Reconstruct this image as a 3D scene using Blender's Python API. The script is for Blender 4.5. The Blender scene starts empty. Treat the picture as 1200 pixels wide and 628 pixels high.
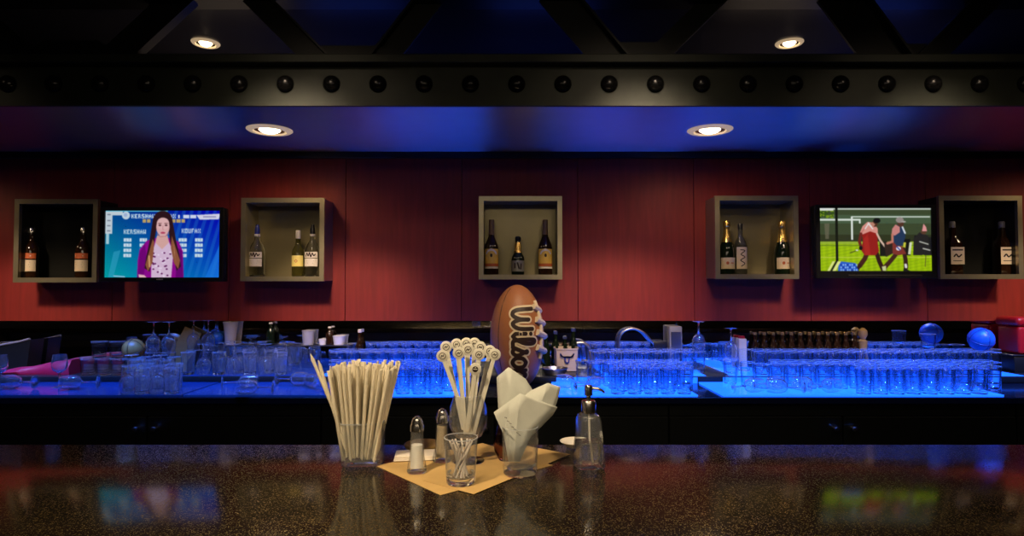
import bpy, bmesh, math, random
import numpy as np
from mathutils import Vector, Matrix
R = random.Random(7)
PI = math.pi
sc = bpy.context.scene
C = sc.collection
# ------------------------------------------------------------------ camera
E = 1.45                       # eye height
F = 720.0                      # focal length in pixels of a 1200 px wide frame
TH = math.atan(21 / F)         # slight upward tilt
cam = bpy.data.cameras.new('camera'); cam.sensor_width = 36.0; cam.lens = 36.0 * F / 1200.0
cam.clip_start = 0.02
co = bpy.data.objects.new('camera', cam); C.objects.link(co)
co.location = (0, 0, E); co.rotation_euler = (PI / 2 + TH, 0, 0)
sc.camera = co
vs = sc.view_settings
sc.display_settings.display_device = 'sRGB'
vs.view_transform = 'Standard'; vs.look = 'None'; vs.exposure = 0.0; vs.gamma = 1.0; vs.use_curve_mapping = False
cy = sc.cycles
cy.use_denoising = True
cy.max_bounces = 32; cy.transmission_bounces = 28; cy.glossy_bounces = 8; cy.diffuse_bounces = 3
cy.transparent_max_bounces = 96
cy.sample_clamp_indirect = 6.0; cy.blur_glossy = 0.3
cy.caustics_reflective = True; cy.caustics_refractive = True

def at(px, py, Y):
    u = (px - 600) / F; v = (314 - py) / F
    t = Y / (math.cos(TH) - v * math.sin(TH))
    return Vector((u * t, Y, E + t * (math.sin(TH) + v * math.cos(TH))))
def onz(px, py, z):
    u = (px - 600) / F; v = (314 - py) / F
    t = (z - E) / (math.sin(TH) + v * math.cos(TH))
    return Vector((u * t, t * (math.cos(TH) - v * math.sin(TH)), z))
# main measures
BAR = E - 0.379
BB = E - 0.50            # lower back-bar plane
STEP = E - 0.465         # raised rear ledge
WALL = 3.5
FRONT = 2.77
SOF = E + 0.763
CEIL = E + 1.235

# ------------------------------------------------------------------ helpers
def s2l(c):
    return tuple((x / 12.92 if x <= 0.04045 else ((x + 0.055) / 1.055) ** 2.4) for x in c)
def rgb(r, g, b): return s2l((r / 255, g / 255, b / 255))
MATS = {}
def mat(name, col=(0.5, 0.5, 0.5), rough=0.5, metal=0.0, spec=0.5, trans=0.0, ior=1.45, emit=None, es=0.0, coat=0.0, var=0.0, vscale=30.0, aniso=0.0, arot=0.0, bump=0.0, sheen=0.0):
    m = bpy.data.materials.new(name); m.use_nodes = True
    nt = m.node_tree; b = nt.nodes['Principled BSDF']
    b.inputs['Base Color'].default_value = (*col, 1); b.inputs['Roughness'].default_value = rough
    b.inputs['Metallic'].default_value = metal; b.inputs['Specular IOR Level'].default_value = spec
    b.inputs['Transmission Weight'].default_value = trans; b.inputs['IOR'].default_value = ior
    b.inputs['Coat Weight'].default_value = coat; b.inputs['Coat Roughness'].default_value = 0.05
    b.inputs['Anisotropic'].default_value = aniso; b.inputs['Anisotropic Rotation'].default_value = arot
    b.inputs['Sheen Weight'].default_value = sheen
    if emit: b.inputs['Emission Color'].default_value = (*emit, 1); b.inputs['Emission Strength'].default_value = es
    if var > 0 or bump > 0:
        tc = nt.nodes.new('ShaderNodeTexCoord'); n = nt.nodes.new('ShaderNodeTexNoise')
        n.inputs['Scale'].default_value = vscale; n.inputs['Detail'].default_value = 4
        nt.links.new(tc.outputs['Object'], n.inputs['Vector'])
        if var > 0:
            mx = nt.nodes.new('ShaderNodeMix'); mx.data_type = 'RGBA'
            mx.inputs['A'].default_value = (*[c * (1 - var) for c in col], 1); mx.inputs['B'].default_value = (*[min(1, c * (1 + var)) for c in col], 1)
            nt.links.new(n.outputs['Fac'], mx.inputs['Factor']); nt.links.new(mx.outputs['Result'], b.inputs['Base Color'])
        if bump > 0:
            bp = nt.nodes.new('ShaderNodeBump'); bp.inputs['Strength'].default_value = bump; bp.inputs['Distance'].default_value = 0.002
            nt.links.new(n.outputs['Fac'], bp.inputs['Height']); nt.links.new(bp.outputs['Normal'], b.inputs['Normal'])
    MATS[name] = m
    return m
def glassmat(name, col=(1, 1, 1), rough=0.0, ior=1.48):
    m = bpy.data.materials.new(name); m.use_nodes = True; nt = m.node_tree
    for n in list(nt.nodes):
        if n.type != 'OUTPUT_MATERIAL': nt.nodes.remove(n)
    g = nt.nodes.new('ShaderNodeBsdfGlass'); g.inputs['Color'].default_value = (*col, 1)
    g.inputs['Roughness'].default_value = rough; g.inputs['IOR'].default_value = ior
    nt.links.new(g.outputs[0], nt.nodes['Material Output'].inputs['Surface'])
    return m

def tag(o, label=None, cat=None, group=None, kind=None):
    if label: o['label'] = label
    if cat: o['category'] = cat
    if group: o['group'] = group
    if kind: o['kind'] = kind
    return o
def empty(name, loc=(0, 0, 0), label=None, cat=None, group=None, rz=0.0):
    o = bpy.data.objects.new(name, None); C.objects.link(o); o.empty_display_size = 0.02
    o.location = loc; o.rotation_euler = (0, 0, rz)
    return tag(o, label, cat, group)
def mobj(name, me, m=None, parent=None, loc=None):
    o = bpy.data.objects.new(name, me); C.objects.link(o)
    if m is not None and len(me.materials) == 0: me.materials.append(m)
    if parent is not None: o.parent = parent
    if loc is not None: o.location = loc
    return o
def finish(bm, name, smooth=True, ang=0.6):
    bmesh.ops.recalc_face_normals(bm, faces=bm.faces)
    me = bpy.data.meshes.new(name); bm.to_mesh(me); bm.free()
    if smooth:
        me.shade_smooth(); me.set_sharp_from_angle(angle=ang)
    return me
def bbox(bm, x0, x1, y0, y1, z0, z1, bev=0.0, seg=2, M=None):
    vs_ = [bm.verts.new((x, y, z)) for x in (x0, x1) for y in (y0, y1) for z in (z0, z1)]
    fs = [bm.faces.new([vs_[i] for i in q]) for q in ((0, 1, 3, 2), (4, 6, 7, 5), (0, 4, 5, 1), (2, 3, 7, 6), (0, 2, 6, 4), (1, 5, 7, 3))]
    if bev > 0:
        es = set(e for f in fs for e in f.edges)
        r = bmesh.ops.bevel(bm, geom=list(es), offset=bev, segments=seg, affect='EDGES', profile=0.5)
        vs_ = list(set(v for f in r['faces'] for v in f.verts) | set(v for v in vs_ if v.is_valid))
    if M is not None:
        for v in vs_:
            if v.is_valid: v.co = M @ v.co
def box(name, x0, x1, y0, y1, z0, z1, m, parent=None, bev=0.0, seg=2):
    bm = bmesh.new(); bbox(bm, x0, x1, y0, y1, z0, z1, bev, seg)
    return mobj(name, finish(bm, name), m, parent)
def blathe(bm, prof, seg=24, M=None, sq=0.0):
    """revolve (r,z) points; sq>0 squares the section"""
    rings = []
    for r, z in prof:
        if r < 1e-6:
            p = Vector((0, 0, z)); rings.append([bm.verts.new(M @ p if M else p)])
        else:
            ring = []
            for k in range(seg):
                a = 2 * PI * (k + 0.5) / seg; c, s = math.cos(a), math.sin(a)
                f = 1.0
                if sq > 0: f = (1 - sq) + sq * (1.0 / max(abs(c), abs(s))); f = min(f, 1.28)
                p = Vector((r * f * c, r * f * s, z)); ring.append(bm.verts.new(M @ p if M else p))
            rings.append(ring)
    for a, b in zip(rings, rings[1:]):
        if len(a) == 1 and len(b) == 1: continue
        for k in range(seg):
            j = (k + 1) % seg
            if len(a) == 1: bm.faces.new((a[0], b[k], b[j]))
            elif len(b) == 1: bm.faces.new((a[k], a[j], b[0]))
            else: bm.faces.new((a[k], a[j], b[j], b[k]))
def lathe(name, prof, m, parent=None, seg=24, loc=None, sq=0.0):
    bm = bmesh.new(); blathe(bm, prof, seg, None, sq)
    return mobj(name, finish(bm, name), m, parent, loc)
def btube(bm, pts, rad, seg=8, cap=True):
    pts = [Vector(p) for p in pts]; n = len(pts); rings = []
    for i, p in enumerate(pts):
        d = (pts[min(i + 1, n - 1)] - pts[max(i - 1, 0)]).normalized()
        up = Vector((0, 0, 1)) if abs(d.z) < 0.9 else Vector((0, 1, 0))
        a = d.cross(up).normalized(); b = d.cross(a).normalized()
        r = rad[i] if isinstance(rad, (list, tuple)) else rad
        rings.append([bm.verts.new(p + (a * math.cos(2 * PI * k / seg) + b * math.sin(2 * PI * k / seg)) * r) for k in range(seg)])
    for a, b in zip(rings, rings[1:]):
        for k in range(seg): bm.faces.new((a[k], a[(k + 1) % seg], b[(k + 1) % seg], b[k]))
    if cap: bm.faces.new(rings[0]); bm.faces.new(rings[-1])
def tube(name, pts, rad, m, parent=None, seg=8):
    bm = bmesh.new(); btube(bm, pts, rad, seg)
    return mobj(name, finish(bm, name), m, parent)
def prism(name, poly, y0, y1, m, parent=None):
    """polygon in x,z extruded in y"""
    bm = bmesh.new()
    a = [bm.verts.new((x, y0, z)) for x, z in poly]; b = [bm.verts.new((x, y1, z)) for x, z in poly]
    bm.faces.new(a); bm.faces.new(b[::-1]); n = len(poly)
    for i in range(n): bm.faces.new((a[i], a[(i + 1) % n], b[(i + 1) % n], b[i]))
    return mobj(name, finish(bm, name, False), m, parent)
def dup(root, label=None, group=None):
    r = root.copy(); C.objects.link(r)
    if label: r['label'] = label
    if group: r['group'] = group
    for ch in list(root.children):
        c = ch.copy(); C.objects.link(c); c.parent = r
        for g in list(ch.children):
            d = g.copy(); C.objects.link(d); d.parent = c
    return r
def strip_curve(bm, fn, path, w, off, n=10):
    """ribbon along a 2D path mapped by fn(s,t,off) -> 3D, with round ends"""
    for (a, b) in zip(path, path[1:]):
        dx, dy = b[0] - a[0], b[1] - a[1]; L = math.hypot(dx, dy)
        if L < 1e-9: continue
        nx, ny = -dy / L * w / 2, dx / L * w / 2
        q = [(a[0] + nx, a[1] + ny), (b[0] + nx, b[1] + ny), (b[0] - nx, b[1] - ny), (a[0] - nx, a[1] - ny)]
        bm.faces.new([bm.verts.new(fn(x, y, off)) for x, y in q])
    for p in path:
        ring = [bm.verts.new(fn(p[0] + math.cos(2 * PI * k / n) * w / 2, p[1] + math.sin(2 * PI * k / n) * w / 2, off)) for k in range(n)]
        bm.faces.new(ring)
def spl(pts, n=6):
    out = []
    P = [pts[0]] + list(pts) + [pts[-1]]
    for i in range(1, len(P) - 2):
        p0, p1, p2, p3 = P[i - 1], P[i], P[i + 1], P[i + 2]
        for k in range(n):
            t = k / n
            out.append(tuple(0.5 * ((2 * p1[j]) + (-p0[j] + p2[j]) * t + (2 * p0[j] - 5 * p1[j] + 4 * p2[j] - p3[j]) * t * t + (-p0[j] + 3 * p1[j] - 3 * p2[j] + p3[j]) * t ** 3) for j in range(len(p1))))
    out.append(tuple(pts[-1])); return out
ORD = ['first', 'second', 'third', 'fourth', 'fifth', 'sixth', 'seventh', 'eighth', 'ninth', 'tenth', 'eleventh', 'twelfth', 'thirteenth', 'fourteenth', 'fifteenth', 'sixteenth', 'seventeenth', 'eighteenth', 'nineteenth', 'twentieth']

# ------------------------------------------------------------------ materials
def wood_wall():
    m = mat('red_veneer', (0.2, 0.02, 0.018), 0.55, spec=0.38)
    nt = m.node_tree; b = nt.nodes['Principled BSDF']
    tc = nt.nodes.new('ShaderNodeTexCoord'); mp = nt.nodes.new('ShaderNodeMapping'); mp.inputs['Scale'].default_value = (14, 14, 1.0)
    n = nt.nodes.new('ShaderNodeTexNoise'); n.inputs['Scale'].default_value = 3; n.inputs['Detail'].default_value = 6; n.inputs['Distortion'].default_value = 0.6
    r = nt.nodes.new('ShaderNodeValToRGB')
    r.color_ramp.elements[0].color = (*WR0, 1); r.color_ramp.elements[1].color = (*WR1, 1)
    r.color_ramp.elements[0].position = 0.3; r.color_ramp.elements[1].position = 0.75
    nt.links.new(tc.outputs['Object'], mp.inputs['Vector']); nt.links.new(mp.outputs[0], n.inputs['Vector'])
    nt.links.new(n.outputs['Fac'], r.inputs['Fac']); nt.links.new(r.outputs[0], b.inputs['Base Color'])
    return m
WR0, WR1 = (0.20, 0.019, 0.014), (0.28, 0.026, 0.020)
M_WALL = wood_wall()
def granite():
    m = mat('black_granite', (0.008, 0.007, 0.006), 0.1, spec=0.27)
    nt = m.node_tree; b = nt.nodes['Principled BSDF']
    tc = nt.nodes.new('ShaderNodeTexCoord')
    v = nt.nodes.new('ShaderNodeTexVoronoi'); v.inputs['Scale'].default_value = 700
    r = nt.nodes.new('ShaderNodeValToRGB'); r.color_ramp.elements[0].position = 0.86; r.color_ramp.elements[1].position = 0.90
    sp = nt.nodes.new('ShaderNodeSeparateColor')
    nt.links.new(tc.outputs['Object'], v.inputs['Vector']); nt.links.new(v.outputs['Color'], sp.inputs[0]); nt.links.new(sp.outputs[0], r.inputs['Fac'])
    mx = nt.nodes.new('ShaderNodeMix'); mx.data_type = 'RGBA'
    mx.inputs['A'].default_value = (0.010, 0.008, 0.006, 1); mx.inputs['B'].default_value = (0.27, 0.185, 0.055, 1)
    nt.links.new(r.outputs[0], mx.inputs['Factor']); nt.links.new(mx.outputs['Result'], b.inputs['Base Color'])
    mt = nt.nodes.new('ShaderNodeMath'); mt.operation = 'MULTIPLY'; mt.inputs[1].default_value = 0.8
    nt.links.new(r.outputs[0], mt.inputs[0]); nt.links.new(mt.outputs[0], b.inputs['Metallic'])
    mr = nt.nodes.new('ShaderNodeMapRange'); mr.inputs['To Min'].default_value = 0.11; mr.inputs['To Max'].default_value = 0.42
    nt.links.new(r.outputs[0], mr.inputs['Value']); nt.links.new(mr.outputs[0], b.inputs['Roughness'])
    return m
M_GRAN = granite()
M_BLACK = mat('black_laminate', (0.006, 0.007, 0.007), 0.35, var=0.2)
M_BLACKG = mat('black_gloss', (0.004, 0.005, 0.008), 0.12, var=0.1)
M_STEEL = mat('painted_steel', (0.022, 0.026, 0.018), 0.5, metal=0.3, var=0.35, vscale=14, bump=0.3)
M_RIVET = mat('rivet_steel', (0.018, 0.018, 0.018), 0.22, metal=0.6)
M_BRACE = mat('brace_steel', (0.006, 0.0065, 0.0055), 0.45, metal=0.3, var=0.3, vscale=18)
M_CEIL = mat('dark_ceiling', (0.035, 0.035, 0.045), 0.25, var=0.3, vscale=5)
M_SOFFIT = mat('brushed_soffit', (0.52, 0.50, 0.54), 0.42, metal=1.0, aniso=0.97, arot=0.0, var=0.06, vscale=9)
M_FRAME = mat('champagne_metal', (0.46, 0.40, 0.25), 0.36, metal=0.85, var=0.12, vscale=20)
M_INNER = mat('brushed_brass_lining', (0.36, 0.31, 0.17), 0.36, metal=0.7, var=0.2, vscale=6)
M_INDARK = mat('dark_reflection_lining', (0.010, 0.010, 0.008), 0.3, var=0.2)  # brass lining with dark reflections put into its colour
M_MIRROR = mat('mirror_glass', (0.72, 0.75, 0.8), 0.015, metal=1.0)
M_FLOOR = mat('dark_floor', (0.018, 0.015, 0.013), 0.45, var=0.3, vscale=4)
M_PLASTER = mat('dark_plaster', (0.03, 0.025, 0.022), 0.8, var=0.2)
M_CHROME = mat('chrome', (0.78, 0.74, 0.68), 0.2, metal=1.0)
M_SST = mat('stainless', (0.45, 0.43, 0.42), 0.28, metal=1.0, var=0.1, vscale=10)
M_GLASS = glassmat('clear_glass', (0.97, 0.985, 1.0))
M_BGLASS = glassmat('bar_glass', (0.96, 0.98, 1.0), 0.03)
def haze(m, f):
    nt = m.node_tree; out = nt.nodes['Material Output']; g = out.inputs['Surface'].links[0].from_node
    d = nt.nodes.new('ShaderNodeBsdfDiffuse'); d.inputs[0].default_value = (0.8, 0.85, 0.9, 1)
    t = nt.nodes.new('ShaderNodeBsdfTranslucent'); t.inputs[0].default_value = (0.8, 0.85, 0.9, 1)
    a = nt.nodes.new('ShaderNodeMixShader'); a.inputs[0].default_value = 0.5
    b = nt.nodes.new('ShaderNodeMixShader'); b.inputs[0].default_value = f
    nt.links.new(d.outputs[0], a.inputs[1]); nt.links.new(t.outputs[0], a.inputs[2])
    nt.links.new(g.outputs[0], b.inputs[1]); nt.links.new(a.outputs[0], b.inputs[2]); nt.links.new(b.outputs[0], out.inputs['Surface'])
haze(M_BGLASS, 0.003)
def thin_glass(name, ior=1.45, tint=(0.97, 0.985, 1.0), edge=(0.02, 0.04, 0.08), pw=3.0, rough=0.05):
    m = bpy.data.materials.new(name); m.use_nodes = True; nt = m.node_tree
    for n in list(nt.nodes):
        if n.type != 'OUTPUT_MATERIAL': nt.nodes.remove(n)
    tr_ = nt.nodes.new('ShaderNodeBsdfTransparent'); tr_.inputs[0].default_value = (*tint, 1)
    gl = nt.nodes.new('ShaderNodeBsdfGlossy'); gl.inputs['Roughness'].default_value = rough; gl.inputs[0].default_value = (1, 1, 1, 1)
    fr = nt.nodes.new('ShaderNodeFresnel')
    ge = nt.nodes.new('ShaderNodeNewGeometry'); mr_ = nt.nodes.new('ShaderNodeMapRange')   # both faces of a thin sheet reflect alike
    mr_.inputs['To Min'].default_value = ior; mr_.inputs['To Max'].default_value = 1 / ior
    nt.links.new(ge.outputs['Backfacing'], mr_.inputs['Value']); nt.links.new(mr_.outputs[0], fr.inputs[0])
    lw = nt.nodes.new('ShaderNodeLayerWeight'); lw.inputs[0].default_value = 0.5     # seen edge-on the sheet is thicker and darker
    po = nt.nodes.new('ShaderNodeMath'); po.operation = 'POWER'; po.inputs[1].default_value = pw
    ec = nt.nodes.new('ShaderNodeMix'); ec.data_type = 'RGBA'; ec.inputs['A'].default_value = (*tint, 1); ec.inputs['B'].default_value = (*edge, 1)
    nt.links.new(lw.outputs['Facing'], po.inputs[0]); nt.links.new(po.outputs[0], ec.inputs['Factor']); nt.links.new(ec.outputs['Result'], tr_.inputs[0])
    mx = nt.nodes.new('ShaderNodeMixShader')
    nt.links.new(fr.outputs[0], mx.inputs[0]); nt.links.new(tr_.outputs[0], mx.inputs[1]); nt.links.new(gl.outputs[0], mx.inputs[2])
    nt.links.new(mx.outputs[0], nt.nodes['Material Output'].inputs['Surface'])
    return m
M_WINE = glassmat('stemware_glass', (0.97, 0.985, 1.0), 0.02); haze(M_WINE, 0.025)
M_FRIM = glassmat('highlight_rim', (1, 1, 1), 0.05); haze(M_FRIM, 0.5)  # pale haze put in as the rim highlight
M_FTHIN = thin_glass('clear_thin_wall', 1.55, (0.985, 0.99, 0.99), (0.30, 0.30, 0.28), 4.0, 0.13); haze(M_FTHIN, 0.045)
M_FBASE = glassmat('solid_glass_base', (1, 1, 1), 0.02); haze(M_FBASE, 0.07)
def glassify(o, zb, zr):
    # thick base in solid glass, thin clear wall, rim with its highlight put in as haze
    me = o.data; me.materials[0] = M_FBASE; me.materials.append(M_FTHIN); me.materials.append(M_FRIM)
    for p in me.polygons:
        z_ = [me.vertices[v].co.z for v in p.vertices]
        if min(z_) >= zr: p.material_index = 2
        elif max(z_) > zb: p.material_index = 1
    return o
M_RIM = glassmat('bar_glass_rim', (0.97, 0.985, 1.0), 0.05); haze(M_RIM, 0.25)  # rim highlights of the bar glasses put in as pale haze
M_STRAW = mat('straw_paper', (0.72, 0.65, 0.50), 0.7, var=0.08, vscale=60)
M_STICK = mat('stick_plastic', (0.62, 0.60, 0.52), 0.4)
M_DARKMARK = mat('dark_print', (0.03, 0.015, 0.012), 0.5)
M_NAPKIN = mat('napkin_paper', (0.52, 0.54, 0.50), 0.85, var=0.05, vscale=80, bump=0.15)
M_KRAFT = mat('kraft_paper', (0.52, 0.34, 0.13), 0.75, var=0.10, vscale=40)
M_SALT = mat('salt', (0.8, 0.78, 0.74), 0.9, var=0.05, vscale=400)
M_PEPPER = mat('ground_pepper', (0.34, 0.27, 0.17), 0.9, var=0.4, vscale=500)
M_CREAM = mat('cream_label', (0.72, 0.58, 0.38), 0.6, var=0.06, vscale=40)
M_WHITE = mat('white_ceramic', (0.75, 0.71, 0.64), 0.3)
M_LABELW = mat('white_label', (0.75, 0.68, 0.60), 0.5)
M_YELLOW = mat('yellow_label', (0.80, 0.50, 0.08), 0.5)
M_YELLOWG = mat('pale_yellow_label', (0.85, 0.70, 0.20), 0.5)
M_ORANGE = mat('orange_band', (0.55, 0.12, 0.03), 0.5)
M_GOLD = mat('gold_foil', (0.85, 0.55, 0.16), 0.25, metal=0.9, bump=0.4, vscale=120)
M_AMBER = mat('dark_amber_glass', (0.020, 0.008, 0.003), 0.06, spec=0.6)
M_DGREEN = mat('dark_green_glass', (0.006, 0.012, 0.006), 0.06, spec=0.6)
M_SILVERL = mat('silver_label', (0.40, 0.40, 0.37), 0.35, metal=0.5)
M_CAPBLUE = mat('blue_cap', (0.02, 0.03, 0.22), 0.3)
M_CAPBLK = mat('black_cap', (0.012, 0.012, 0.016), 0.3)
M_LEATHER = mat('football_leather', (0.36, 0.135, 0.048), 0.45, var=0.2, vscale=220, bump=0.6)
M_LACE = mat('lace_cream', (0.75, 0.62, 0.42), 0.6)
M_RED = mat('red_plastic', (0.36, 0.009, 0.014), 0.3)
M_REDCLOTH = mat('red_cloth', (0.26, 0.006, 0.03), 0.45, var=0.1)
M_BLUEB = mat('blue_ball', (0.015, 0.13, 0.50), 0.3, var=0.15, vscale=40)
M_TANB = mat('tan_ball', (0.34, 0.20, 0.05), 0.4, var=0.3, vscale=30)
M_WOOD = mat('pale_wood', (0.28, 0.17, 0.05), 0.5, var=0.2, vscale=25)
M_BEZEL = mat('tv_plastic', (0.008, 0.008, 0.009), 0.25)
M_GREYPL = mat('grey_plastic', (0.20, 0.19, 0.18), 0.4)
M_LAMP = mat('lamp_glow', (1, 0.8, 0.55), 0.4, emit=(1.0, 0.78, 0.48), es=9.0)
M_TRIMRING = mat('downlight_trim', (0.62, 0.50, 0.32), 0.35, metal=0.6)
M_GLOWRING = mat('trim_scatter_glow', (0.62, 0.50, 0.32), 0.35, emit=(1.0, 0.72, 0.42), es=0.34)  # lamp scatter on the trim put in as faint emission
def blue_lit(name, es, col=(0.006, 0.085, 0.85)):
    return mat(name, (0.006, 0.018, 0.07), 0.12, emit=col, es=es)
M_LITB = blue_lit('lit_acrylic_bright', 3.2)
M_LITM = blue_lit('lit_acrylic_mid', 0.14)
M_LITD = blue_lit('lit_acrylic_dim', 0.07)

# ------------------------------------------------------------------ setting
XL, XR, YN = -4.6, 4.6, -3.0
def struct(o): o['kind'] = 'structure'; return o
struct(box('floor', XL, XR, YN, WALL + 0.1, -0.06, 0.0, M_FLOOR))
struct(box('ceiling', XL, XR, YN, WALL + 0.1, CEIL, CEIL + 0.06, M_CEIL))
struct(box('wall_left', XL - 0.1, XL, YN, WALL + 0.1, 0, CEIL, M_PLASTER))
struct(box('wall_right', XR, XR + 0.1, YN, WALL + 0.1, 0, CEIL, M_PLASTER))
struct(box('wall_front', XL, XR, YN - 0.1, YN, 0, CEIL, M_PLASTER))
# rear wall: backing plus red veneer panels with fine joints
bm = bmesh.new(); bbox(bm, XL, XR, WALL + 0.02, WALL + 0.12, 0, CEIL)
struct(mobj('wall_back', finish(bm, 'wall_back'), M_BLACK))
PB = at(600, 376, WALL).z
pw = 0.662; x0 = at(405, 300, WALL).x - pw * 6
bm = bmesh.new()
for k in range(14):
    a = max(XL, x0 + k * pw); b = min(XR, x0 + (k + 1) * pw)
    if b > a + 0.05: bbox(bm, a + 0.0015, b - 0.0015, WALL - 0.004, WALL + 0.02, PB, SOF, 0.001, 1)
struct(mobj('wall_back_panelling', finish(bm, 'wall_back_panelling'), M_WALL))
struct(box('trim_1', XL, XR, WALL - 0.03, WALL - 0.004, at(600, 186, WALL).z, SOF, M_BLACK))
struct(box('trim_2', XL, XR, 2.572, 2.586, SOF - 0.004, SOF + 0.012, M_CHROME))
so_ = struct(box('soffit', XL, XR, 2.575, WALL, SOF, SOF + 0.02, M_SOFFIT))
uv = so_.data.uv_layers.new(name='grain')
for lp in so_.data.loops:
    c_ = so_.data.vertices[lp.vertex_index].co; uv.data[lp.index].uv = (c_.y, c_.x)
nt_ = M_SOFFIT.node_tree; tg_ = nt_.nodes.new('ShaderNodeTangent'); tg_.direction_type = 'UV_MAP'; tg_.uv_map = 'grain'
nt_.links.new(tg_.outputs[0], nt_.nodes['Principled BSDF'].inputs['Tangent'])
m_ = tag(box('wall_mirror', XL, XR, WALL - 0.004, WALL + 0.006, STEP - 0.03, PB - 0.001, M_MIRROR), 'long horizontal mirror strip behind the glasses under the red wall', 'mirror')

# back bar
LEDGE = 3.17
wt = empty('back_bar_counter', (0, 0, 0), 'long black back bar counter under the rows of glasses', 'counter')
bm = bmesh.new(); bbox(bm, XL, XR, FRONT, WALL - 0.006, BB - 0.03, BB, 0.003, 1)
mobj('worktop', finish(bm, 'worktop'), M_BLACKG, wt)
bm = bmesh.new(); bbox(bm, XL, XR, LEDGE, WALL - 0.006, BB + 0.0005, STEP, 0.004, 2)
mobj('rear_ledge', finish(bm, 'rear_ledge'), M_BLACK, wt)
def xpx(px, Y=FRONT): return (px - 600) / F * Y
cabs = empty('bar_cabinet', (0, 0, 0), None, 'cabinet')
def cabinet(cx, label):
    t = empty('bar_cabinet', (cx, FRONT + 0.02, 0), label, 'cabinet', 'black base cabinets under the back bar'); w = 1.57
    box('carcass', -w / 2 + 0.002, w / 2 - 0.002, 0.022, 0.62, 0.08, BB - 0.031, M_BLACK, t)
    box('plinth', -w / 2 + 0.002, w / 2 - 0.002, 0.06, 0.6, 0.0, 0.08, M_BLACK, t)
    for s in (-1, 1):
        d = box('door', min(s * 0.004, s * (w / 2 - 0.004)), max(s * 0.004, s * (w / 2 - 0.004)), 0, 0.02, 0.1, BB - 0.09, M_BLACK, t, 0.002, 1)
        bm = bmesh.new()
        blathe(bm, [(0, 0.03), (0.009, 0.028), (0.012, 0.02), (0.008, 0.012), (0.005, 0.0), (0, 0)], 16, Matrix.Translation((s * 0.041, 0, at(600, 503, FRONT).z)) @ Matrix.Rotation(PI / 2, 4, 'X'))
        k = mobj('knob', finish(bm, 'knob'), M_CHROME, d)
    bm = bmesh.new(); bbox(bm, -w / 2 + 0.004, w / 2 - 0.004, 0.004, 0.021, BB - 0.086, BB - 0.033)
    mobj('rail', finish(bm, 'rail'), M_BLACK, t)
bpy.data.objects.remove(cabs)
c0 = xpx(172, FRONT)
for k, lb in enumerate(['black two door cabinet under the wine glasses at far left', 'black two door cabinet under the counter directly behind the straws and napkins', 'black two door cabinet with paired knobs below the wide glass array', 'black two door cabinet at the right end under the red cooler']):
    cabinet(c0 + 1.57 * k, lb)
# lit acrylic panels let into the lower counter
def litpanel(a, b, m, label):
    xa, xb = xpx(a, 2.8), xpx(b, 2.8)
    o = box('light_mat', xa, xb, FRONT + 0.022, LEDGE - 0.006, BB + 0.0005, BB + 0.008, m, None, 0.001, 1)
    tag(o, label, 'light mat', 'blue glowing panels set on the back bar')
litpanel(-60, 214, M_LITD, 'dim blue glowing panel under the lying wine glasses at far left')
litpanel(218, 383, M_LITM, 'blue glowing panel behind the left side of the straw glass')
litpanel(387, 556, M_LITB, 'bright blue glowing panel under the glass array left of the football')
litpanel(652, 816, M_LITB, 'bright blue glowing panel under the glass array right of the football')
litpanel(846, 1172, M_LITB, 'bright blue glowing panel under the widest glass array')

for a_, b_, lb in ((387, 556, 'left of the football'), (652, 816, 'right of the football'), (846, 1170, 'behind the front rows of the widest array')):  # glowing strips added on the riser to brighten the front tumblers
    tag(box('riser_glow', xpx(a_, LEDGE), xpx(b_, LEDGE), LEDGE - 0.0035, LEDGE - 0.0003, BB + 0.0005, STEP - 0.004, M_LITB, None), 'added blue glow strip along the ledge riser ' + lb, 'added glow strip', 'added blue glow strips on the ledge riser')
def ledgeglow(a, b, m, label):  # glowing sheets added on the ledge to turn the rear glasses blue
    o = box('light_mat', xpx(a, 3.33), xpx(b, 3.33), LEDGE + 0.008, WALL - 0.012, STEP + 0.0003, STEP + 0.004, m, None, 0.001, 1)
    tag(o, label, 'light mat', 'blue glowing panels set on the back bar')
ledgeglow(215, 383, M_LITM, 'added blue glow strip on the rear ledge below the beige cup')
ledgeglow(387, 556, M_LITB, 'added bright blue glow strip on the rear ledge left of the football')
ledgeglow(700, 816, M_LITB, 'added bright blue glow strip on the rear ledge right of the football')
ledgeglow(846, 1170, M_LITB, 'added bright blue glow strip on the rear ledge under the widest array')
# front bar
fb = empty('front_bar', (0, 0, 0), 'polished black granite bar top with gold flecks in the foreground', 'bar counter')
BF = 1.484
bm = bmesh.new(); bbox(bm, XL + 0.01, XR - 0.01, 0.5, BF, BAR - 0.04, BAR, 0.006, 3)
mobj('bar_top', finish(bm, 'bar_top'), M_GRAN, fb)
box('bar_body', XL + 0.01, XR - 0.01, 0.85, 1.36, 0.0, BAR - 0.041, mat('slate_laminate', (0.06, 0.075, 0.09), 0.4, var=0.2), fb)
us = empty('underbar_shelf', (0, 0, 0), 'steel underbar shelf on the bartender side of the front bar, seen in the mirror', 'shelf')
box('shelf_top', XL + 0.01, XR - 0.01, 1.362, 1.72, E - 0.52, E - 0.50, M_SST, us)
box('shelf_front', XL + 0.01, XR - 0.01, 1.70, 1.72, E - 0.80, E - 0.521, M_BLACK, us)

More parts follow.
